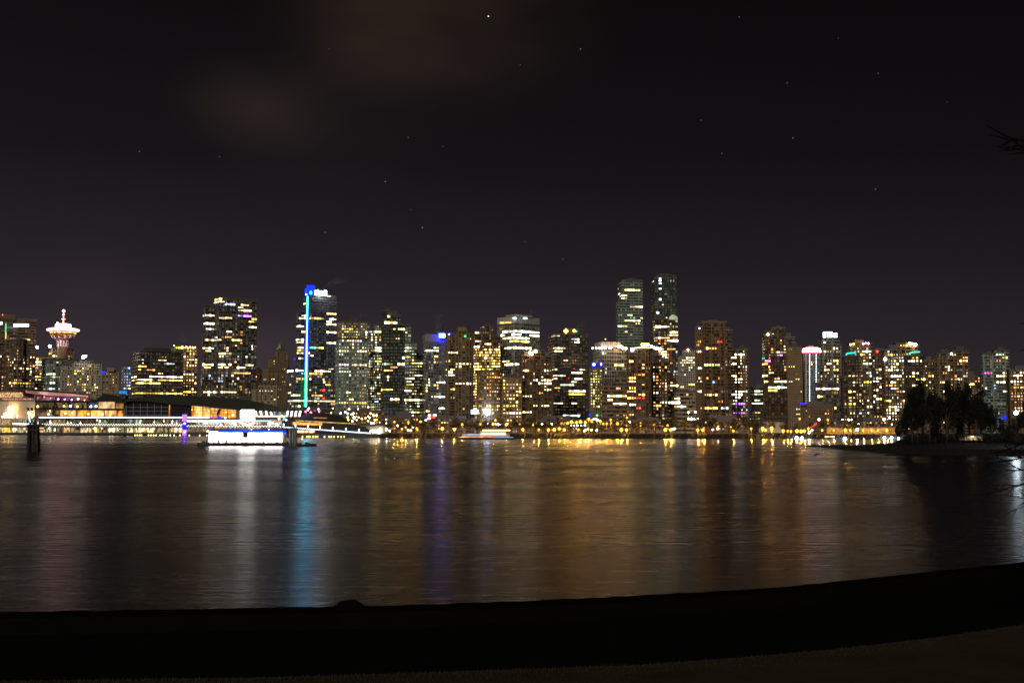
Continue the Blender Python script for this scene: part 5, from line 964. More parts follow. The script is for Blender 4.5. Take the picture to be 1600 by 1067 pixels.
WHT = [(603, 661.5, 'cool', .9), (604, 671, 'pure', 1), (609, 673, 'cool', .8), (602, 668.5, 'white', .7), (621, 664.5, 'white', .9), (642, 672.5, 'white', .8), (645, 667.6, 'white', .7), (638, 672, 'warm', .7), (762.5, 662, 'pure', .7), (778, 663, 'cool', 1), (781, 663, 'cool', .7), (846.5, 662.6, 'white', 1), (862.5, 662.4, 'white', 1.1), (892, 665, 'warm', .8), (897, 664.8, 'white', .8), (902, 664.6, 'white', .9), (908, 664.8, 'white', .8), (914, 664.5, 'white', .8),
       (928, 654.8, 'pure', 1.1), (933.5, 656, 'pure', 1.1), (913, 673, 'rose', .8), (915.5, 671.5, 'cool', .7), (924, 671.4, 'white', .8), (932.5, 672.2, 'cool', .9), (984, 659.5, 'gw', 1.0), (1052, 670, 'warm', 1), (1054.5, 669.5, 'white', .7), (1076, 654.4, 'pure', 1), (1081, 654, 'pure', 1), (1086, 654.6, 'pure', 1.1), (1091, 654.4, 'pure', .9), (1114, 671, 'rose', .9), (1121, 669.6, 'white', .8), (1087, 644, 'pure', 1.1), (1076, 644.4, 'warm', 1.1),
       (1244.5, 684, 'cool', 1.4), (1253, 684, 'cool', 1.4), (1320, 684.4, 'cool', 1.6), (1382, 684, 'cool', 1.6), (1393, 684, 'cool', 1.4), (1404, 684, 'cool', 1.6), (1339.5, 671, 'pure', 1.6), (1280.5, 655.5, 'pure', 1.6), (1265, 675, 'cool', 1), (1269, 672, 'cool', .8), (1264, 676.5, 'bluew', .8), (1317, 656, 'pure', 1), (1327, 656, 'warm', 1), (1331, 655.6, 'white', .9), (1382, 654.8, 'pure', 1.4), (1391, 653, 'cool', 1), (1394, 663, 'white', .8), (1415, 661, 'warm', .8), (1336, 665, 'rose', .8), (1342, 662, 'warm', .7)]
for x, y, c_, k in WHT:
    lamp(x, y, c_, 90 if k >= 1.3 else 45 if k >= 1 else 24, .75 if k >= 1.3 else .6 if k >= 1 else .48, -3 if y > 680 else 8 if y > 668.5 else 50, wh_, 'white lamps along the park and docks')
for (x, y, c_, s_, k) in LC: lamp(x, y, c_, s_ * 1.2, .62 * k, 50 if y < 659 else 20, wh_, 'white lamps along the park and docks')
relabel(am, 'amber street lamp'); relabel(wh_, 'pale lamp')
# red slanted sign
rs = rthing('lit_sign', 'red slanted lit sign beside the bright white lamp below the pink crown', 'sign', 1272, 45); Ys = S(1272, 45)[1]
b_ = MB(); b_.tube([P(1266.5, 668.2, Ys), P(1276, 661.5, Ys)], [.45, .55], 6); b_.build('light_panel', emit('red', 1.3), rs); b_ = MB(); b_.tube([P(1271, 666, Ys + .5), P(1271, 676, Ys + .5)], .2, 5); b_.build('post', M_metal, rs)
sh = rthing('lit_sign', 'small red and white lit shop sign under the blue rooftop sign', 'sign', 672, 55); Ys = S(672, 55)[1]
for x0, x1, y0, y1, c_, s_ in ((675, 680, 650, 653.5, 'red', 3), (668, 673, 652, 655, 'rose', 4), (663, 667, 655, 657.6, 'bluew', 5), (669, 673, 647.6, 650, 'white', 5), (677, 682, 647.4, 649.6, 'pure', 5)):
    a, c = P(x0, y1, Ys), P(x1, y0, Ys); b_ = MB(); b_.box(((a.x + c.x) / 2, Ys, (a.z + c.z) / 2), (c.x - a.x, .5, c.z - a.z)); b_.build('light_panel', emit(c_, s_), sh)
b_ = MB(); b_.tube([P(673, 647, Ys + .6), P(673, 676, Ys + .6)], .3, 5); b_.build('post', M_metal, sh)
# long amber lit pavilion at the right end and small pavilion
pv = rthing('pavilion', 'small flat-roofed pavilion glowing amber below the stepped dark tower', 'building', 1205, 48)
rb('wall', pv, M_cream, [1186, 1226], 657.5, 676, 48, 14); rb('roof', pv, M_deck, [1184, 1228], 655.8, 657.4, 46, 18)
pv2 = rthing('pavilion', 'long low amber-lit hall at the water below the teal-topped towers', 'building', 1345, 30)
rb('wall', pv2, mat('ochre_wall', (.5, .36, .12), .8), [1292, 1340, 1400], 667.6, 678, 26, 14); rb('roof', pv2, M_deck, [1290, 1340, 1402], 665.8, 667.4, 25, 17)
rb('window', pv2, emit('amber', .45, var=.6), [1296, 1392], 669, 676, 25.4, .4)
rb('window', pv2, emit('warm', 3, var=.8, vscale=.5), [1289, 1304], 681.4, 683.2, -1.2, .4)
# ------------------------------------------------------------------ trees
M_bark = mat('bark', (.06, .045, .035), .95, var=.4, scale=2)
def leafmat(name, a, c):
    m = bpy.data.materials.new(name); m.use_nodes = True; t = m.node_tree; b_ = t.nodes['Principled BSDF']; gg = N(t, 'ShaderNodeNewGeometry')
    t.links.new(mix_rgb(t, 'MIX', a + (1,), c + (1,), gg.outputs['Random Per Island']), b_.inputs['Base Color']); b_.inputs['Roughness'].default_value = .8; b_.inputs['Specular IOR Level'].default_value = .2; return m
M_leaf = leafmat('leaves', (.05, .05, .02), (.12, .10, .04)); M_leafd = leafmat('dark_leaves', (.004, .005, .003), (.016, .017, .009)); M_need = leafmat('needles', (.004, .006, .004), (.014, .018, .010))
def tree_proto(seed, kind, n):
    """unit tree, 1 m tall, crown about .3 m in radius"""
    r_ = random.Random(seed); t0 = thing('tree' if kind == 'd' else 'conifer', 'tree', 'tree', (0, 0, 0)); b_ = MB(); cl_ = []
    if kind == 'd':
        b_.tube([(0, 0, -.02), (.01, 0, .2), (0, .01, .42), (.01, 0, .7)], [.03, .024, .018, .008], 6)
        for i in range(8):
            a = r_.uniform(0, 6.28); h = r_.uniform(.22, .5); l_ = r_.uniform(.14, .27); p1 = (l_ * math.cos(a), l_ * math.sin(a), h + r_.uniform(.1, .3)); b_.tube([(0, 0, h), (p1[0] * .5, p1[1] * .5, h + .1), p1], [.013, .009, .004], 5); cl_.append((p1, r_.uniform(.09, .15)))
        for i in range(13):
            a = r_.uniform(0, 6.28); z = r_.uniform(.42, .93); q = .27 * math.sqrt(max(.05, 1 - ((z - .62) / .36) ** 2)) * r_.uniform(.3, 1); cl_.append(((q * math.cos(a), q * math.sin(a), z), r_.uniform(.06, .13)))
    else:
        b_.tube([(0, 0, -.02), (0, 0, .5), (.005, 0, .97)], [.022, .014, .003], 6); z = .16
        while z < .97:
            R0 = .20 * (1 - z) ** .8 + .015
            for k in range(5): a = r_.uniform(0, 6.28); l_ = R0 * r_.uniform(.6, 1.1); cl_.append(((l_ * .6 * math.cos(a), l_ * .6 * math.sin(a), z - l_ * .15), max(.02, l_ * .42)))
            z += .045
    b_.build('trunk', M_bark, t0); c_ = MB()
    tot = sum(q[1] ** 2 for q in cl_)
    for ctr, rad in cl_:
        for i in range(int(n * rad * rad / tot)):
            d = Vector((r_.gauss(0, 1), r_.gauss(0, 1), r_.gauss(0, .8))).normalized() * rad * r_.uniform(.35, 1.12); p = Vector(ctr) + d
            if kind == 'c': p.z -= abs(d.x + d.y) * .25
            u = Vector((r_.gauss(0, 1), r_.gauss(0, 1), r_.gauss(0, 1))).normalized() * r_.uniform(.008, .02) * (1 if n > 1500 else 1.7); w_ = u.orthogonal().normalized() * u.length * r_.uniform(.5, 1)
            c_.face([p - u, p + w_, p + u * 1.1, p - w_])
    c_.build('crown', {'d': M_leaf, 'c': M_need, 'k': M_leafd}[kind], t0); return t0
P_small = [tree_proto(s_, 'd', 900) for s_ in (1, 2, 3)]; P_big = [tree_proto(s_, 'd', 5200) for s_ in (11, 12)]; P_con = [tree_proto(21, 'c', 4200)]
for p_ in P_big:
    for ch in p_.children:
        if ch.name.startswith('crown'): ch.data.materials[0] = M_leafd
used = set()
def place(protos, i, loc, h, wx, rz):
    p_ = protos[i % len(protos)]
    if p_.name not in used: used.add(p_.name); p_.location = loc; p_.scale = (wx, wx, h); p_.rotation_euler = (0, 0, rz); return p_
    return copy_thing(p_, loc, wx, rz, h)
rnd = random.Random(31); items = []; x = 596.0; i = 0
while x < 1412:
    back = rnd.choice((24, 30, 44)); q = S(x, back); top = rnd.uniform(650, 662) - (4 if 760 < x < 880 or 1000 < x < 1180 else 0); h = zat(x, top, back) - 2.9
    o = place(P_small, i, (q[0], q[1], 2.9), h, h * rnd.uniform(.8, 1.3), rnd.uniform(0, 6)); o['group'] = 'park trees along the far shore'; items.append((x, o)); x += rnd.uniform(9, 22); i += 1
relabel(items, 'small shore tree')
# ------------------------------------------------------------------ wooded point on the right
M_isl = mat('island_soil', (.009, .008, .007), .95, var=.5, scale=.4)
NE = [(1258, 697.2), (1272, 697.6), (1290, 699.5), (1340, 704), (1400, 709), (1480, 711), (1600, 712.5), (2000, 716)]
TOP = [(1258, 697), (1266, 695), (1272, 694.2), (1279, 695.6), (1300, 695.2), (1340, 695.6), (1370, 694), (1400, 691.5), (1430, 689.5), (1470, 688), (1600, 687), (2000, 686)]
rnd = random.Random(6); b_ = MB(); prev = None; x = 1258.0
while x <= 2000:
    n0 = G(x, interp(NE, x)); d = Vector((n0.x, n0.y, 0)).normalized(); wd = max(2, (x - 1258) * .35) if x < 1420 else 70
    m1 = n0 + d * 1.5; m2 = n0 + d * wd * .5; m3 = n0 + d * wd; zt_ = max(.15, P(x, interp(TOP, x), m2.y).z)
    jt = rnd.uniform(-.12, .14)
    cur = [(n0.x - d.x * .5, n0.y - d.y * .5, -.3), (m1.x, m1.y, zt_ * .45 + jt), (m2.x, m2.y, zt_ + jt), (m3.x, m3.y, zt_ * .9), (m3.x + d.x * 4, m3.y + d.y * 4, -.5)]
    if prev:
        for k in range(4): b_.face([prev[k], cur[k], cur[k + 1], prev[k + 1]])
    prev = cur; x += 3
isl = tag(b_.build('wooded_point', M_isl), kind='structure')
def itop(x, y_base=None): n0 = G(x, interp(NE, x)); return n0
ITR = [(1413, 640, 13, 0, 'small tree at the left tip of the wooded point'), (1426, 612, 24, 0, 'dark tree before the right teal arc, left end of the wooded point'), (1443, 592, 30, 0, 'tall dark tree second from left on the wooded point'), (1462, 600, 20, 2, 'narrow conifer third from left on the wooded point'),
       (1480, 596, 30, 0, 'tall broad tree standing before the amber top corner windows'), (1500, 590, 17, 2, 'tallest narrow conifer in the middle of the wooded point'), (1516, 598, 30, 0, 'broad tree just right of the tallest conifer'), (1534, 610, 24, 0, 'medium tree below the short dim tower'),
       (1551, 632, 16, 0, 'low tree below the greenish twin-finned tower'), (1566, 655, 12, 0, 'smallest tree right of the pale shed'), (1592, 650, 22, 0, 'round tree beneath the white star lamp at the right edge'), (1608, 628, 26, 0, 'tree cut by the right edge on the wooded point'), (1404, 664, 9, 0, 'lowest bush-like tree at the very left of the wooded point')]
ITR += [(1434, 622, 24, 0, 'tree filling the gap left of the tall second tree on the point'), (1453, 612, 26, 0, 'tree between the tall second tree and the narrow conifer'), (1471, 622, 26, 0, 'low wide tree in front of the broad tree on the point'),
        (1491, 618, 26, 0, 'wide tree in front of the tallest narrow conifer'), (1508, 614, 24, 0, 'tree directly right of the tallest narrow conifer'), (1526, 622, 26, 0, 'tree below the dim tower, left one of two'), (1541, 634, 20, 0, 'tree below the dim tower, right one of two'), (1420, 648, 16, 0, 'low tree in front of the left end of the wooded point'), (1578, 664, 14, 0, 'low shrubby tree just left of the round tree under the lamp')]
for k, (x, y, w_, kd, lb) in enumerate(ITR):
    n0 = itop(x); d = Vector((n0.x, n0.y, 0)).normalized(); wd = max(2, (x - 1258) * .35) if x < 1420 else 70; p = n0 + d * wd * random.Random(k).uniform(.3, .6)
    zb_ = P(x, interp(TOP, x), (n0 + d * wd * .5).y).z * .9; h = P(x, y, p.y).z - zb_; wx = w_ / F * p.y / (.56 if kd == 0 else .34)
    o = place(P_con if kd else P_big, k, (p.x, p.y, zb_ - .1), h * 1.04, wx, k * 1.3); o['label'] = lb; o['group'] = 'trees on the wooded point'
    if kd: o.name = 'conifer'
rnd = random.Random(12)
ug = MB()
for i in range(5000):
    x = rnd.uniform(1396, 1640); n0 = itop(x); d = Vector((n0.x, n0.y, 0)).normalized(); p = n0 + d * rnd.uniform(20, 45); z = P(x, interp(TOP, x), p.y).z
    p = Vector((p.x, p.y, z * .9 + abs(rnd.gauss(0, .9)) * min(1, (x - 1394) / 25)))
    u = Vector((rnd.gauss(0, 1), rnd.gauss(0, 1), rnd.gauss(0, 1))).normalized() * .22; w_ = u.orthogonal().normalized() * .16; ug.face([p - u, p + w_, p + u, p - w_])
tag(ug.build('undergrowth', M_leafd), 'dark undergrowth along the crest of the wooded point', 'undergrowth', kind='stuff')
lmp = G(1587, interp(NE, 1587)); dd = Vector((lmp.x, lmp.y, 0)).normalized(); lmp = lmp + dd * 12; pl = P(1587, 645, lmp.y)
t0 = thing('street_lamp', 'brilliant white lamp on a tall pole at the right edge of the wooded point', 'street lamp', (pl.x, pl.y, 1)); b_ = MB(); b_.ball(pl, .42, 10); b_.build('lamp_globe', emit('cool', 150), t0); b_ = MB(); b_.tube([(pl.x, pl.y + .1, .5), (pl.x, pl.y + .1, pl.z - .4)], [.08, .05], 6); b_.build('pole', M_dark, t0)
shd = thing('shed', 'low pale shed dimly lit under the trees of the wooded point', 'shed', (0, 0, 0)); n0 = itop(1523); dd = Vector((n0.x, n0.y, 0)).normalized(); p = n0 + dd * 24; shd.location = (p.x, p.y, 1.5)
a, c = P(1508, 688, p.y), P(1535, 680.5, p.y); b_ = MB(); b_.box(((a.x + c.x) / 2, p.y + 2, (a.z + c.z) / 2), (c.x - a.x, 4, c.z - a.z)); b_.build('wall', M_cream, shd); b_ = MB(); b_.box(((a.x + c.x) / 2, p.y + 2, c.z + .12), (c.x - a.x + .8, 5, .22)); b_.build('roof', M_dark, shd)
b_ = MB(); b_.box((a.x + 2.0, p.y - .02, (a.z + c.z) / 2), (.9, .06, .9)); b_.build('window', emit('warm', .6), shd); b_ = MB(); q = P(1520, 682, p.y - .8); b_.ball(q, .07, 6); b_.tube([q, (q.x, q.y + .8, q.z)], .03, 4); b_.build('lamp', emit('warm', 26), shd)
for (x, y, w_, lb) in ((1277, 709.5, 11, 'low flat rock awash in the water before the wooded point, left one'), (1274, 711.8, 6, 'tiny rock just in front of the left low flat rock'), (1390, 711.5, 26, 'long low rock just off the near edge of the wooded point'), (1273, 696.2, 5, 'knobbly rock crowning the far tip of the wooded point')):
    p = G(x, y); k = w_ / F * p.y / 2; b_ = MB(); rr = random.Random(x)
    for i in range(5):
        a = i / 4 * math.pi / 2
        for j in range(10): th = 2 * math.pi * j / 10; b_.v.append((p.x + k * math.cos(a) * math.cos(th) * rr.uniform(.8, 1.1), p.y + k * .8 * math.cos(a) * math.sin(th), -.1 + (.35 if y > 700 else .9) * math.sin(a) * rr.uniform(.7, 1.1)))
    for i in range(4):
        for j in range(10): b_.f.append((i * 10 + j, i * 10 + (j + 1) % 10, (i + 1) * 10 + (j + 1) % 10, (i + 1) * 10 + j)); b_.m.append(0)
    tag(b_.build('rock', M_isl), lb, 'rock')
# ------------------------------------------------------------------ pile cluster at the left
Yd = G(52, 706).y; dl = thing('pile_cluster', 'cluster of dark timber mooring piles rising from the water at left', 'mooring piles', (P(52, 700, Yd).x, Yd, 0))
for i, (x, dy, t_) in enumerate(((43, 0, 663), (47.5, .9, 661), (46, 1.8, 662), (52, -.2, 660.5), (55, 1.2, 661), (58.5, .2, 662), (61.5, 1.0, 663), (50, 2.2, 662))):
    b_ = MB(); p0 = P(x, 706, Yd + dy); p1 = P(x + (52 - x) * .12, t_, Yd + dy); b_.tube([(p0.x, p0.y, -1.5), (p0.x * .5 + p1.x * .5, p0.y + .05, 3), (p1.x, p1.y, p1.z)], [.27, .25, .22], 8); b_.build('pile', M_timber, dl)
for y in (664.5, 671): a, c = P(41, y + 1.2, Yd - .4), P(64, y - 1.2, Yd - .4); b_ = MB(); b_.box(((a.x + c.x) / 2, Yd - .45, (a.z + c.z) / 2), (c.x - a.x, .3, c.z - a.z)); b_.box(((a.x + c.x) / 2, Yd + 2.4, (a.z + c.z) / 2), ((c.x - a.x) * .9, .3, c.z - a.z)); b_.build('cross_beam', M_timber, dl)
b_ = MB(); p = P(52, 661, Yd + .8); b_.box((p.x, p.y, p.z + .1), (2.6, 2.2, .25)); b_.build('cap', M_timber, dl)
# ------------------------------------------------------------------ lit fuel barge
Yg = G(380, 697).y; ky = Yg / F
def pb(b_, x0, x1, y0, y1, dep, dy=0, mt=0): a, c = P(x0, y1, Yg + dy), P(x1, y0, Yg + dy); b_.box(((a.x + c.x) / 2, Yg + dy + dep / 2, (a.z + c.z) / 2), (c.x - a.x, dep, c.z - a.z), 0, mt)
bg_ = thing('fuel_barge', 'floating fuel barge with brilliant white lit cabins under a blue-edged roof', 'barge', (P(385, 697, Yg).x, Yg, 0))
b_ = MB(); a, c = P(307, 699, Yg), P(463, 691.6, Yg)
hull = [(a.x, a.y + 1), (a.x + 1, a.y), (c.x - .4, a.y), (c.x, a.y + 1), (c.x, a.y + 11), (a.x, a.y + 11)]; b_.prism(hull, -.4, c.z); b_.build('hull', M_dark, bg_)
def pm(name, m_, *boxes):
    b_ = MB()
    for q in boxes: pb(b_, *q)
    return b_.build(name, m_, bg_)
glow = emit('pure', 13, var=.3, vscale=.5)
pm('cabin', M_white, (326, 379.5, 675.4, 691.2, 6, 2)); pm('cabin', M_white, (387, 442, 675.4, 691.2, 6, 2))
pm('window', glow, (326.8, 342, 676.4, 690.6, .1, 1.86)); pm('window', glow, (342.6, 361, 676.4, 690.6, .1, 1.86)); pm('window', glow, (361.6, 378.8, 676.4, 690.6, .1, 1.86)); pm('window', glow, (387.8, 405, 676.4, 690.6, .1, 1.86)); pm('window', glow, (405.6, 423, 676.4, 690.6, .1, 1.86)); pm('window', glow, (423.6, 441.2, 676.4, 690.6, .1, 1.86))
pm('passage', M_dark, (379.6, 386.9, 676, 682, 5, 2.6)); pm('passage_light', emit('pure', 5), (379.8, 386.8, 684, 690.8, .3, 3))
b_ = MB(); a, c = P(323, 674.4, Yg), P(446, 672.6, Yg); x0, x1 = a.x, c.x; zlo, zhi = P(385, 675.2, Yg).z, P(385, 673.4, Yg).z
b_.prism([(x0, Yg), (x1, Yg), (x1, Yg + 10), (x0, Yg + 10)], zlo, zhi)
b_.face([(x0, Yg, zhi), (x1, Yg, zhi), (x1 - 1.5, Yg + 5, zhi + .8), (x0 + 1.5, Yg + 5, zhi + .8)]); b_.face([(x1, Yg, zhi), (x1, Yg + 10, zhi), (x1 - 1.5, Yg + 5, zhi + .8)]); b_.face([(x0, Yg + 10, zhi), (x0, Yg, zhi), (x0 + 1.5, Yg + 5, zhi + .8)]); b_.face([(x1, Yg + 10, zhi), (x0, Yg + 10, zhi), (x0 + 1.5, Yg + 5, zhi + .8), (x1 - 1.5, Yg + 5, zhi + .8)])
b_.build('roof', mat('dark_roofing', (.03, .03, .04), .7), bg_)
pm('neon_edge', emit('blue', 3.5), (323, 446, 671.6, 673.6, .15, -.3)); pm('neon_edge', emit('azure', 2.5), (341, 442, 673.7, 675.0, .15, -.34)); pm('neon_edge', emit('pure', 6), (327, 341, 674.2, 675.6, .15, -.4))
for x in (324.5, 445): q = P(x, 673.6 if x < 400 else 677, Yg - .6); b_ = MB(); b_.ball(q, .28, 8); b_.build('lamp', emit('bluew' if x < 400 else 'blue', 20), bg_)
for x in (393, 420): q = P(x, 671, Yg + .3); b_ = MB(); b_.ball(q, .12, 6); b_.build('lamp', emit('pure', 14), bg_)
rnd = random.Random(41)
for i, x in enumerate((312, 316, 321, 333, 340, 352, 366, 383, 395, 410, 431, 447, 451)):      # pumps, bollards and crates on the deck
    h = rnd.uniform(2.5, 6); w_ = rnd.uniform(1.5, 3.5); pm('fuel_pump', M_dark if i % 3 else M_white, (x, x + w_, 691.6 - h, 691.5, .6, .5 + (i % 3) * .3))
b_ = MB(); 
for x in [308 + 3.1 * i for i in range(6)] + [444 + 3 * i for i in range(6)]:
    p = P(x, 691.6, Yg + .3); b_.tube([p, (p.x, p.y, p.z + 1.05)], .03, 4)
for (xa, xb) in ((308, 323.5), (444, 459)):
    for dz in (1.05, .55): p, q = P(xa, 691.6, Yg + .3), P(xb, 691.6, Yg + .3); b_.tube([(p.x, p.y, p.z + dz), (q.x, q.y, q.z + dz)], .025, 4)
b_.build('railing', M_steel, bg_)
# shield sign on its own post: white shield with two chevron stripes
sg = thing('shield_sign', 'glowing white shield sign with chevron stripes above the barge roof', 'sign', (P(386.5, 672, Yg).x, Yg + 4, 0)); Yq = Yg + 3.4
def shape(pts, y, m_, name, th=.25):
    b_ = MB(); w_ = [P(px_, py_, y) for px_, py_ in pts]; b_.face([tuple(q) for q in w_]); b_.face([(q.x, q.y + th, q.z) for q in reversed(w_)])
    for i in range(len(w_)): p, q = w_[i], w_[(i + 1) % len(w_)]; b_.face([tuple(p), (p.x, p.y + th, p.z), (q.x, q.y + th, q.z), tuple(q)])
    return b_.build(name, m_, sg)
shape([(377.5, 640.3), (396, 640.3), (397.4, 641.6), (397.4, 660), (396, 661.8), (386.5, 665.6), (377, 661.8), (375.6, 660), (375.6, 641.6)], Yq, emit('pure', 13), 'sign_face', .5)
shape([(379.4, 648.6), (386.5, 651.6), (393.8, 648.6), (393.8, 652.6), (386.5, 655.4), (379.4, 652.6)], Yq - .04, emit('cool', 3.2), 'chevron', .03)
shape([(379.6, 656.6), (386.5, 659.0), (394.6, 656.0), (394.6, 660.2), (386.8, 662.7), (379.6, 660.6)], Yq - .04, emit('coral', .95), 'chevron', .03)
b_ = MB(); a = P(386.5, 664, Yq + .4); b_.tube([(a.x, a.y, a.z), (a.x, a.y, 1.2)], .18, 8); b_.build('post', M_metal, sg)
# steel mooring piles beside the barge
for i, (x, dy, tp, lb) in enumerate(((453.6, 0, 669.6, 'thick steel mooring pile at the right end of the barge, left of three'), (458.2, 1.1, 668.8, 'thick steel mooring pile at the right end of the barge, middle of three'), (461.8, .1, 669.4, 'thick steel mooring pile at the right end of the barge, right of three'))):
    p = P(x, 697, Yg - .9 + dy); t0 = thing('mooring_pile', lb, 'mooring pile', (p.x, p.y, 0), 'steel piles by the barge'); b_ = MB(); b_.tube([(p.x, p.y, -1.5), (p.x, p.y, P(x, tp, p.y).z)], .42, 12); b_.build('shaft', mat('galvanised_steel', (.16, .16, .14), .55), t0)
    b_ = MB(); b_.lathe((p.x, p.y, P(x, tp, p.y).z), [(.46, 0), (.46, .1), (.05, .3)], 12); b_.build('cap', M_metal, t0)
# small work boat
bt = thing('work_boat', 'small dark open work boat with a mast light right of the barge', 'boat', (P(478, 697, Yg).x, Yg, 0)); b_ = MB()
xa, xb = P(463.5, 697, Yg).x, P(494.5, 697, Yg).x; L_b = xb - xa; prev = None
for i in range(11):
    q = i / 10; x = xa + L_b * q; w_ = 1.1 * (1 - max(0, (q - .55) / .45) ** 2 * .96); zt_ = .55 + .35 * q ** 2; cur = [(x, Yg - w_, zt_), (x, Yg - w_ * .7, -.2), (x, Yg + w_ * .7, -.2), (x, Yg + w_, zt_)]
    if prev:
        for k in range(3): b_.face([prev[k], cur[k], cur[k + 1], prev[k + 1]])
        b_.face([prev[3], cur[3], (cur[3][0], Yg, cur[3][2] + .02), (prev[3][0], Yg, prev[3][2] + .02)]); b_.face([(prev[0][0], Yg, prev[0][2] + .02), (cur[0][0], Yg, cur[0][2] + .02), cur[0], prev[0]])
    else: b_.face(cur)
    prev = cur
b_.build('hull', M_dark, bt)
def bb(name, m_, x0, x1, y0, y1, dep, dy=0):
    b_ = MB(); a, c = P(x0, y1, Yg + dy), P(x1, y0, Yg + dy); b_.box(((a.x + c.x) / 2, Yg + dy, (a.z + c.z) / 2), (c.x - a.x, dep, c.z - a.z)); return b_.build(name, m_, bt)
bb('wheelhouse', M_deck, 476.5, 483, 690.6, 695, 1.2); bb('windscreen', M_darkglass, 477.4, 482, 691.2, 692.8, 1.24); bb('outboard_motor', M_metal, 464.5, 467.5, 691.4, 696, .5); bb('crate', M_timber, 485.5, 488, 692.6, 695, .7)
b_ = MB(); q = P(472, 694.6, Yg); b_.tube([q, (q.x, q.y, q.z + 1.9)], .05, 5); b_.build('mast', M_steel, bt); b_ = MB(); b_.ball((q.x, q.y, q.z + 2.0), .13, 6); b_.build('mast_lamp', emit('white', 12), bt)
# ------------------------------------------------------------------ passenger ferry off the park
Yv = G(758, 686.2).y; fv = thing('ferry', 'passenger ferry with long lit white cabin rows in front of the park', 'ferry', (P(758, 686, Yv).x, Yv, 0)); b_ = MB(); xa, xb = P(715, 686, Yv).x, P(803, 686, Yv).x; prev = None
for i in range(15):
    q = i / 14; x = xa + (xb - xa) * q; e_ = min(q, 1 - q) * 2; w_ = 4.5 * min(1, e_ * 2.2 + .12); zt_ = 1.2 + .5 * (1 - min(1, e_ * 3)); cur = [(x, Yv - w_, zt_), (x, Yv - w_ * .8, -.3), (x, Yv + w_ * .8, -.3), (x, Yv + w_, zt_)]
    if prev:
        for k in range(3): b_.face([prev[k], cur[k], cur[k + 1], prev[k + 1]])
        b_.face([prev[3], cur[3], cur[0], prev[0]])
    else: b_.face(cur)
    prev = cur
b_.face(list(reversed(prev))); b_.build('hull', M_dark, fv)
def fb2(name, m_, x0, x1, y0, y1, dep=7, dy=0):
    b_ = MB(); a, c = P(x0, y1, Yv + dy), P(x1, y0, Yv + dy); b_.box(((a.x + c.x) / 2, Yv + dy, (a.z + c.z) / 2), (c.x - a.x, dep, c.z - a.z)); return b_.build(name, m_, fv)
fb2('lower_cabin', M_white, 722, 796, 678, 682.6, 7); fb2('upper_cabin', M_white, 750, 791, 673, 677.9, 6); fb2('roof', M_dark, 748, 798, 670.4, 671.2, 5); fb2('cabin', M_white, 754, 796, 671.3, 673, 4.6)
fb2('light_row', emit('bluew', .9, var=.5), 724, 750, 677.8, 679.2, .3, -3.8); fb2('light_row', emit('rose', 2.2), 751, 790, 677.2, 679.2, .3, -3.8); fb2('light_row', emit('teal', 1.2), 752, 790, 675.2, 676.4, .3, -3.4); fb2('light_row', emit('warm', 5), 754, 797, 671.4, 672.8, .3, -2.8)
fb2('light_row', emit('warm', .9, var=.6), 716, 768, 682.3, 683.3, .3, -4.9); fb2('light_row', emit('bluew', .8), 769, 802, 682.8, 683.6, .3, -4.9)
b_ = MB()
for i in range(13): x = xa + 3 + (xb - xa - 6) * i / 12; b_.tube([(x, Yv - 4, 1.3), (x, Yv - 4, 2.4)], .05, 4)
b_.tube([(xa + 3, Yv - 4, 2.4), (xb - 3, Yv - 4, 2.4)], .05, 4); b_.build('railing', M_steel, fv)
b_ = MB(); q = P(775, 670.6, Yv); b_.tube([q, (q.x, q.y, q.z + 3)], .12, 5); b_.build('mast', M_steel, fv)
# ------------------------------------------------------------------ bare tree just beyond the right edge, its twigs reach into view
tr_ = thing('bare_tree', 'bare winter tree reaching dark twigs in from the right edge', 'tree', (6.7, 12.5, 3.9)); rnd = random.Random(19)
tk = MB(); tk.tube([(6.7, 12.5, 3.7), (6.75, 12.5, 4.8), (6.6, 12.6, 6.2), (6.65, 12.5, 8.0), (6.5, 12.6, 10)], [.24, .19, .15, .10, .05], 10); M_barkd = mat('black_bark', (.006, .005, .005), 1, spec=.05); tk.build('trunk', M_barkd, tr_)
def grow(b_, p, d, l_, r_, depth):
    pts = [p]; n_ = 4
    for i in range(n_): d = (d + Vector((rnd.uniform(-.22, .22), rnd.uniform(-.22, .22), rnd.uniform(-.18, .14)))).normalized(); p = p + d * l_ / n_; pts.append(p)
    b_.tube(pts, [r_ * (1 - .17 * i) for i in range(len(pts))], 5)
    if depth > 0:
        for i in (1, 2, 3, 4):
            for s_ in range(1 if i < 4 else 2):
                dn = (d + Vector((rnd.uniform(-.8, .8), rnd.uniform(-.5, .5), rnd.uniform(-.6, .45)))).normalized(); grow(b_, pts[i], dn, l_ * rnd.uniform(.45, .65), r_ * .55, depth - 1)
def limb(x0, y0, tgt, r_, depth, mid=None):
    b_ = MB(); p0 = Vector((x0, 12.5, y0)); t_ = P(tgt[0], tgt[1], 12.4); pts = [p0, p0.lerp(t_, .35) + Vector((0, .1, .12)), p0.lerp(t_, .7) + Vector((0, 0, .06)), t_]
    b_.tube(pts, [r_, r_ * .7, r_ * .45, r_ * .2], 6)
    for i in (1, 2, 3):
        d = (pts[i] - pts[i - 1]).normalized()
        for k in range(2): grow(b_, pts[i - 1].lerp(pts[i], rnd.uniform(.4, 1)), (d + Vector((rnd.uniform(-.3, .3), rnd.uniform(-.3, .3), rnd.uniform(-.55, .45)))).normalized(), rnd.uniform(.22, .38), r_ * .35, depth)
    b_.build('branch', M_barkd, tr_)
limb(6.66, 8.0, (1575, 214), .035, 0); limb(6.66, 7.9, (1590, 232), .03, 0)
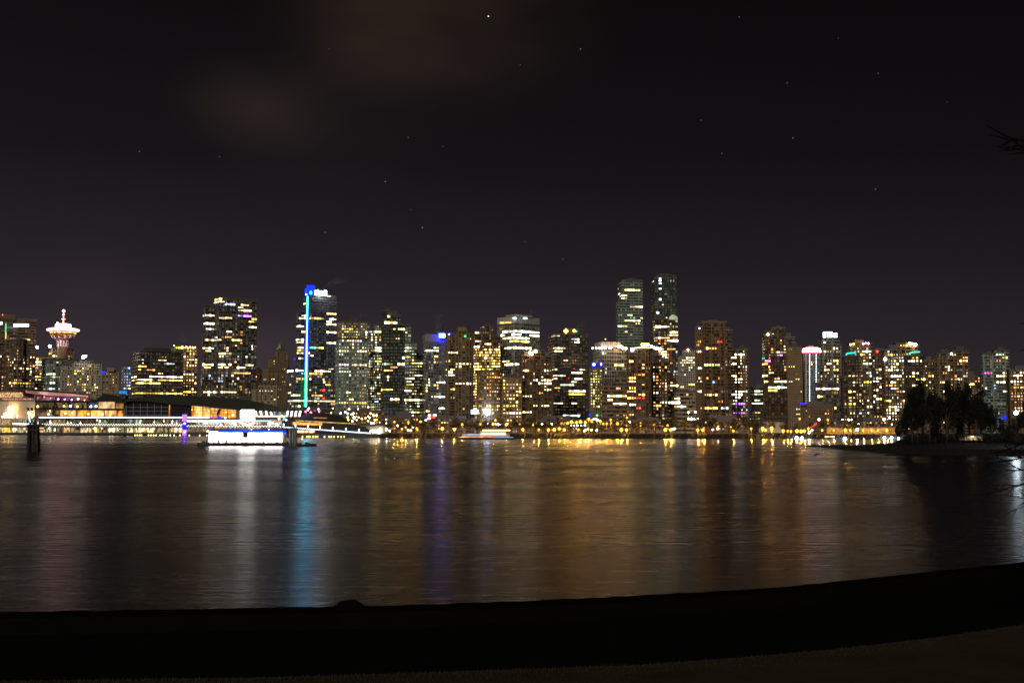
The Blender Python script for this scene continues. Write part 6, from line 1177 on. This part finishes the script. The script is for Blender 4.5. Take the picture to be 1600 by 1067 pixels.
b_ = MB(); a = P(1575, 214, 12.4)
for q in (((1575, 214), (1556, 204), (1541, 196)), ((1590, 221), (1572, 217), (1556, 213), (1545, 210)), ((1600, 232), (1585, 222), (1578, 214)), ((1602, 236), (1578, 230), (1560, 231)), ((1582, 218), (1572, 226), (1559, 229))): b_.tube([P(x, y, 12.4) for x, y in q], [.012, .008, .004][:len(q)] if len(q) == 3 else [.012, .01, .007, .004], 5)
b_.build('branch', M_barkd, tr_)
for tg in ((1572, 712), (1578, 735), (1570, 690), (1586, 760), (1594, 700), (1590, 790)): limb(6.68, 5.2 + rnd.uniform(-.4, .6), tg, .022, 1)
limb(6.68, 6.4, (1640, 500), .04, 1); limb(6.6, 9, (1680, 120), .04, 1)

# ------------------------------------------------------------------ steam drifting off a few roofs
def steam(label, pts, r0, r1, Y, dens, col=(.9, .9, 1), lamp_=None):
    P_ = [P(x, y, Y) for x, y in pts]; n_ = len(P_); b_ = MB(); b_.tube(P_, [r0 + (r1 - r0) * i / (n_ - 1) for i in range(n_)], 10)
    m = bpy.data.materials.new('steam'); m.use_nodes = True; t = m.node_tree; t.nodes.clear(); o = N(t, 'ShaderNodeOutputMaterial'); v = N(t, 'ShaderNodeVolumePrincipled')
    v.inputs['Color'].default_value = col + (1,); g_ = N(t, 'ShaderNodeTexCoord'); nz = N(t, 'ShaderNodeTexNoise'); t.links.new(g_.outputs['Object'], nz.inputs[0]); nz.inputs['Scale'].default_value = .14; nz.inputs['Detail'].default_value = 3
    mr = N(t, 'ShaderNodeMapRange'); t.links.new(nz.outputs[0], mr.inputs[0]); mr.inputs[1].default_value = .42; mr.inputs[2].default_value = .7; mr.inputs[3].default_value = 0; mr.inputs[4].default_value = dens
    # thins out along its drift
    ln_ = N(t, 'ShaderNodeVectorMath', operation='DISTANCE'); t.links.new(g_.outputs['Object'], ln_.inputs[0]); ln_.inputs[1].default_value = P_[0]
    fd = N(t, 'ShaderNodeMapRange'); t.links.new(ln_.outputs[1], fd.inputs[0]); fd.inputs[1].default_value = 0; fd.inputs[2].default_value = (P_[-1] - P_[0]).length; fd.inputs[3].default_value = 1; fd.inputs[4].default_value = .05
    t.links.new(mth(t, 'MULTIPLY', mr.outputs[0], fd.outputs[0]), v.inputs['Density']); t.links.new(v.outputs[0], o.inputs['Volume'])
    o_ = b_.build('steam', m); bm_ = bmesh.new(); bm_.from_mesh(o_.data); bmesh.ops.recalc_face_normals(bm_, faces=bm_.faces); bm_.to_mesh(o_.data); bm_.free(); tag(o_, label, 'steam', kind='stuff')
steam('bluish steam drifting right from the lit roof sign of the neon-lined tower', [(506, 453), (515, 444), (527, 439), (546, 433)], 2.0, 5.5, 1290, .07, (.75, .8, 1))
steam('thin pale steam rising above the blue rooftop sign', [(683, 521), (684, 508), (688, 492), (692, 482)], 2.0, 6.5, 1062, .05)
steam('faint green steam drifting right from the golden star roof', [(899, 514), (906, 509), (916, 503)], 1.2, 3.5, 1036, .1, (.8, .9, .5))
steam('small pale steam wisp over the tall pale corner-on tower', [(822, 492), (830, 488), (838, 484)], 1.5, 4, 1180, .06)
steam('dim reddish steam behind the greenish grid office tower', [(552, 500), (560, 494), (574, 489)], 2, 5, 1290, .09, (1, .6, .5))
steam('warm lit steam over the bright roof edge beside the broad dark block', [(283, 539), (285, 531), (290, 522)], 4, 9, 1640, .07, (1, .9, .75))
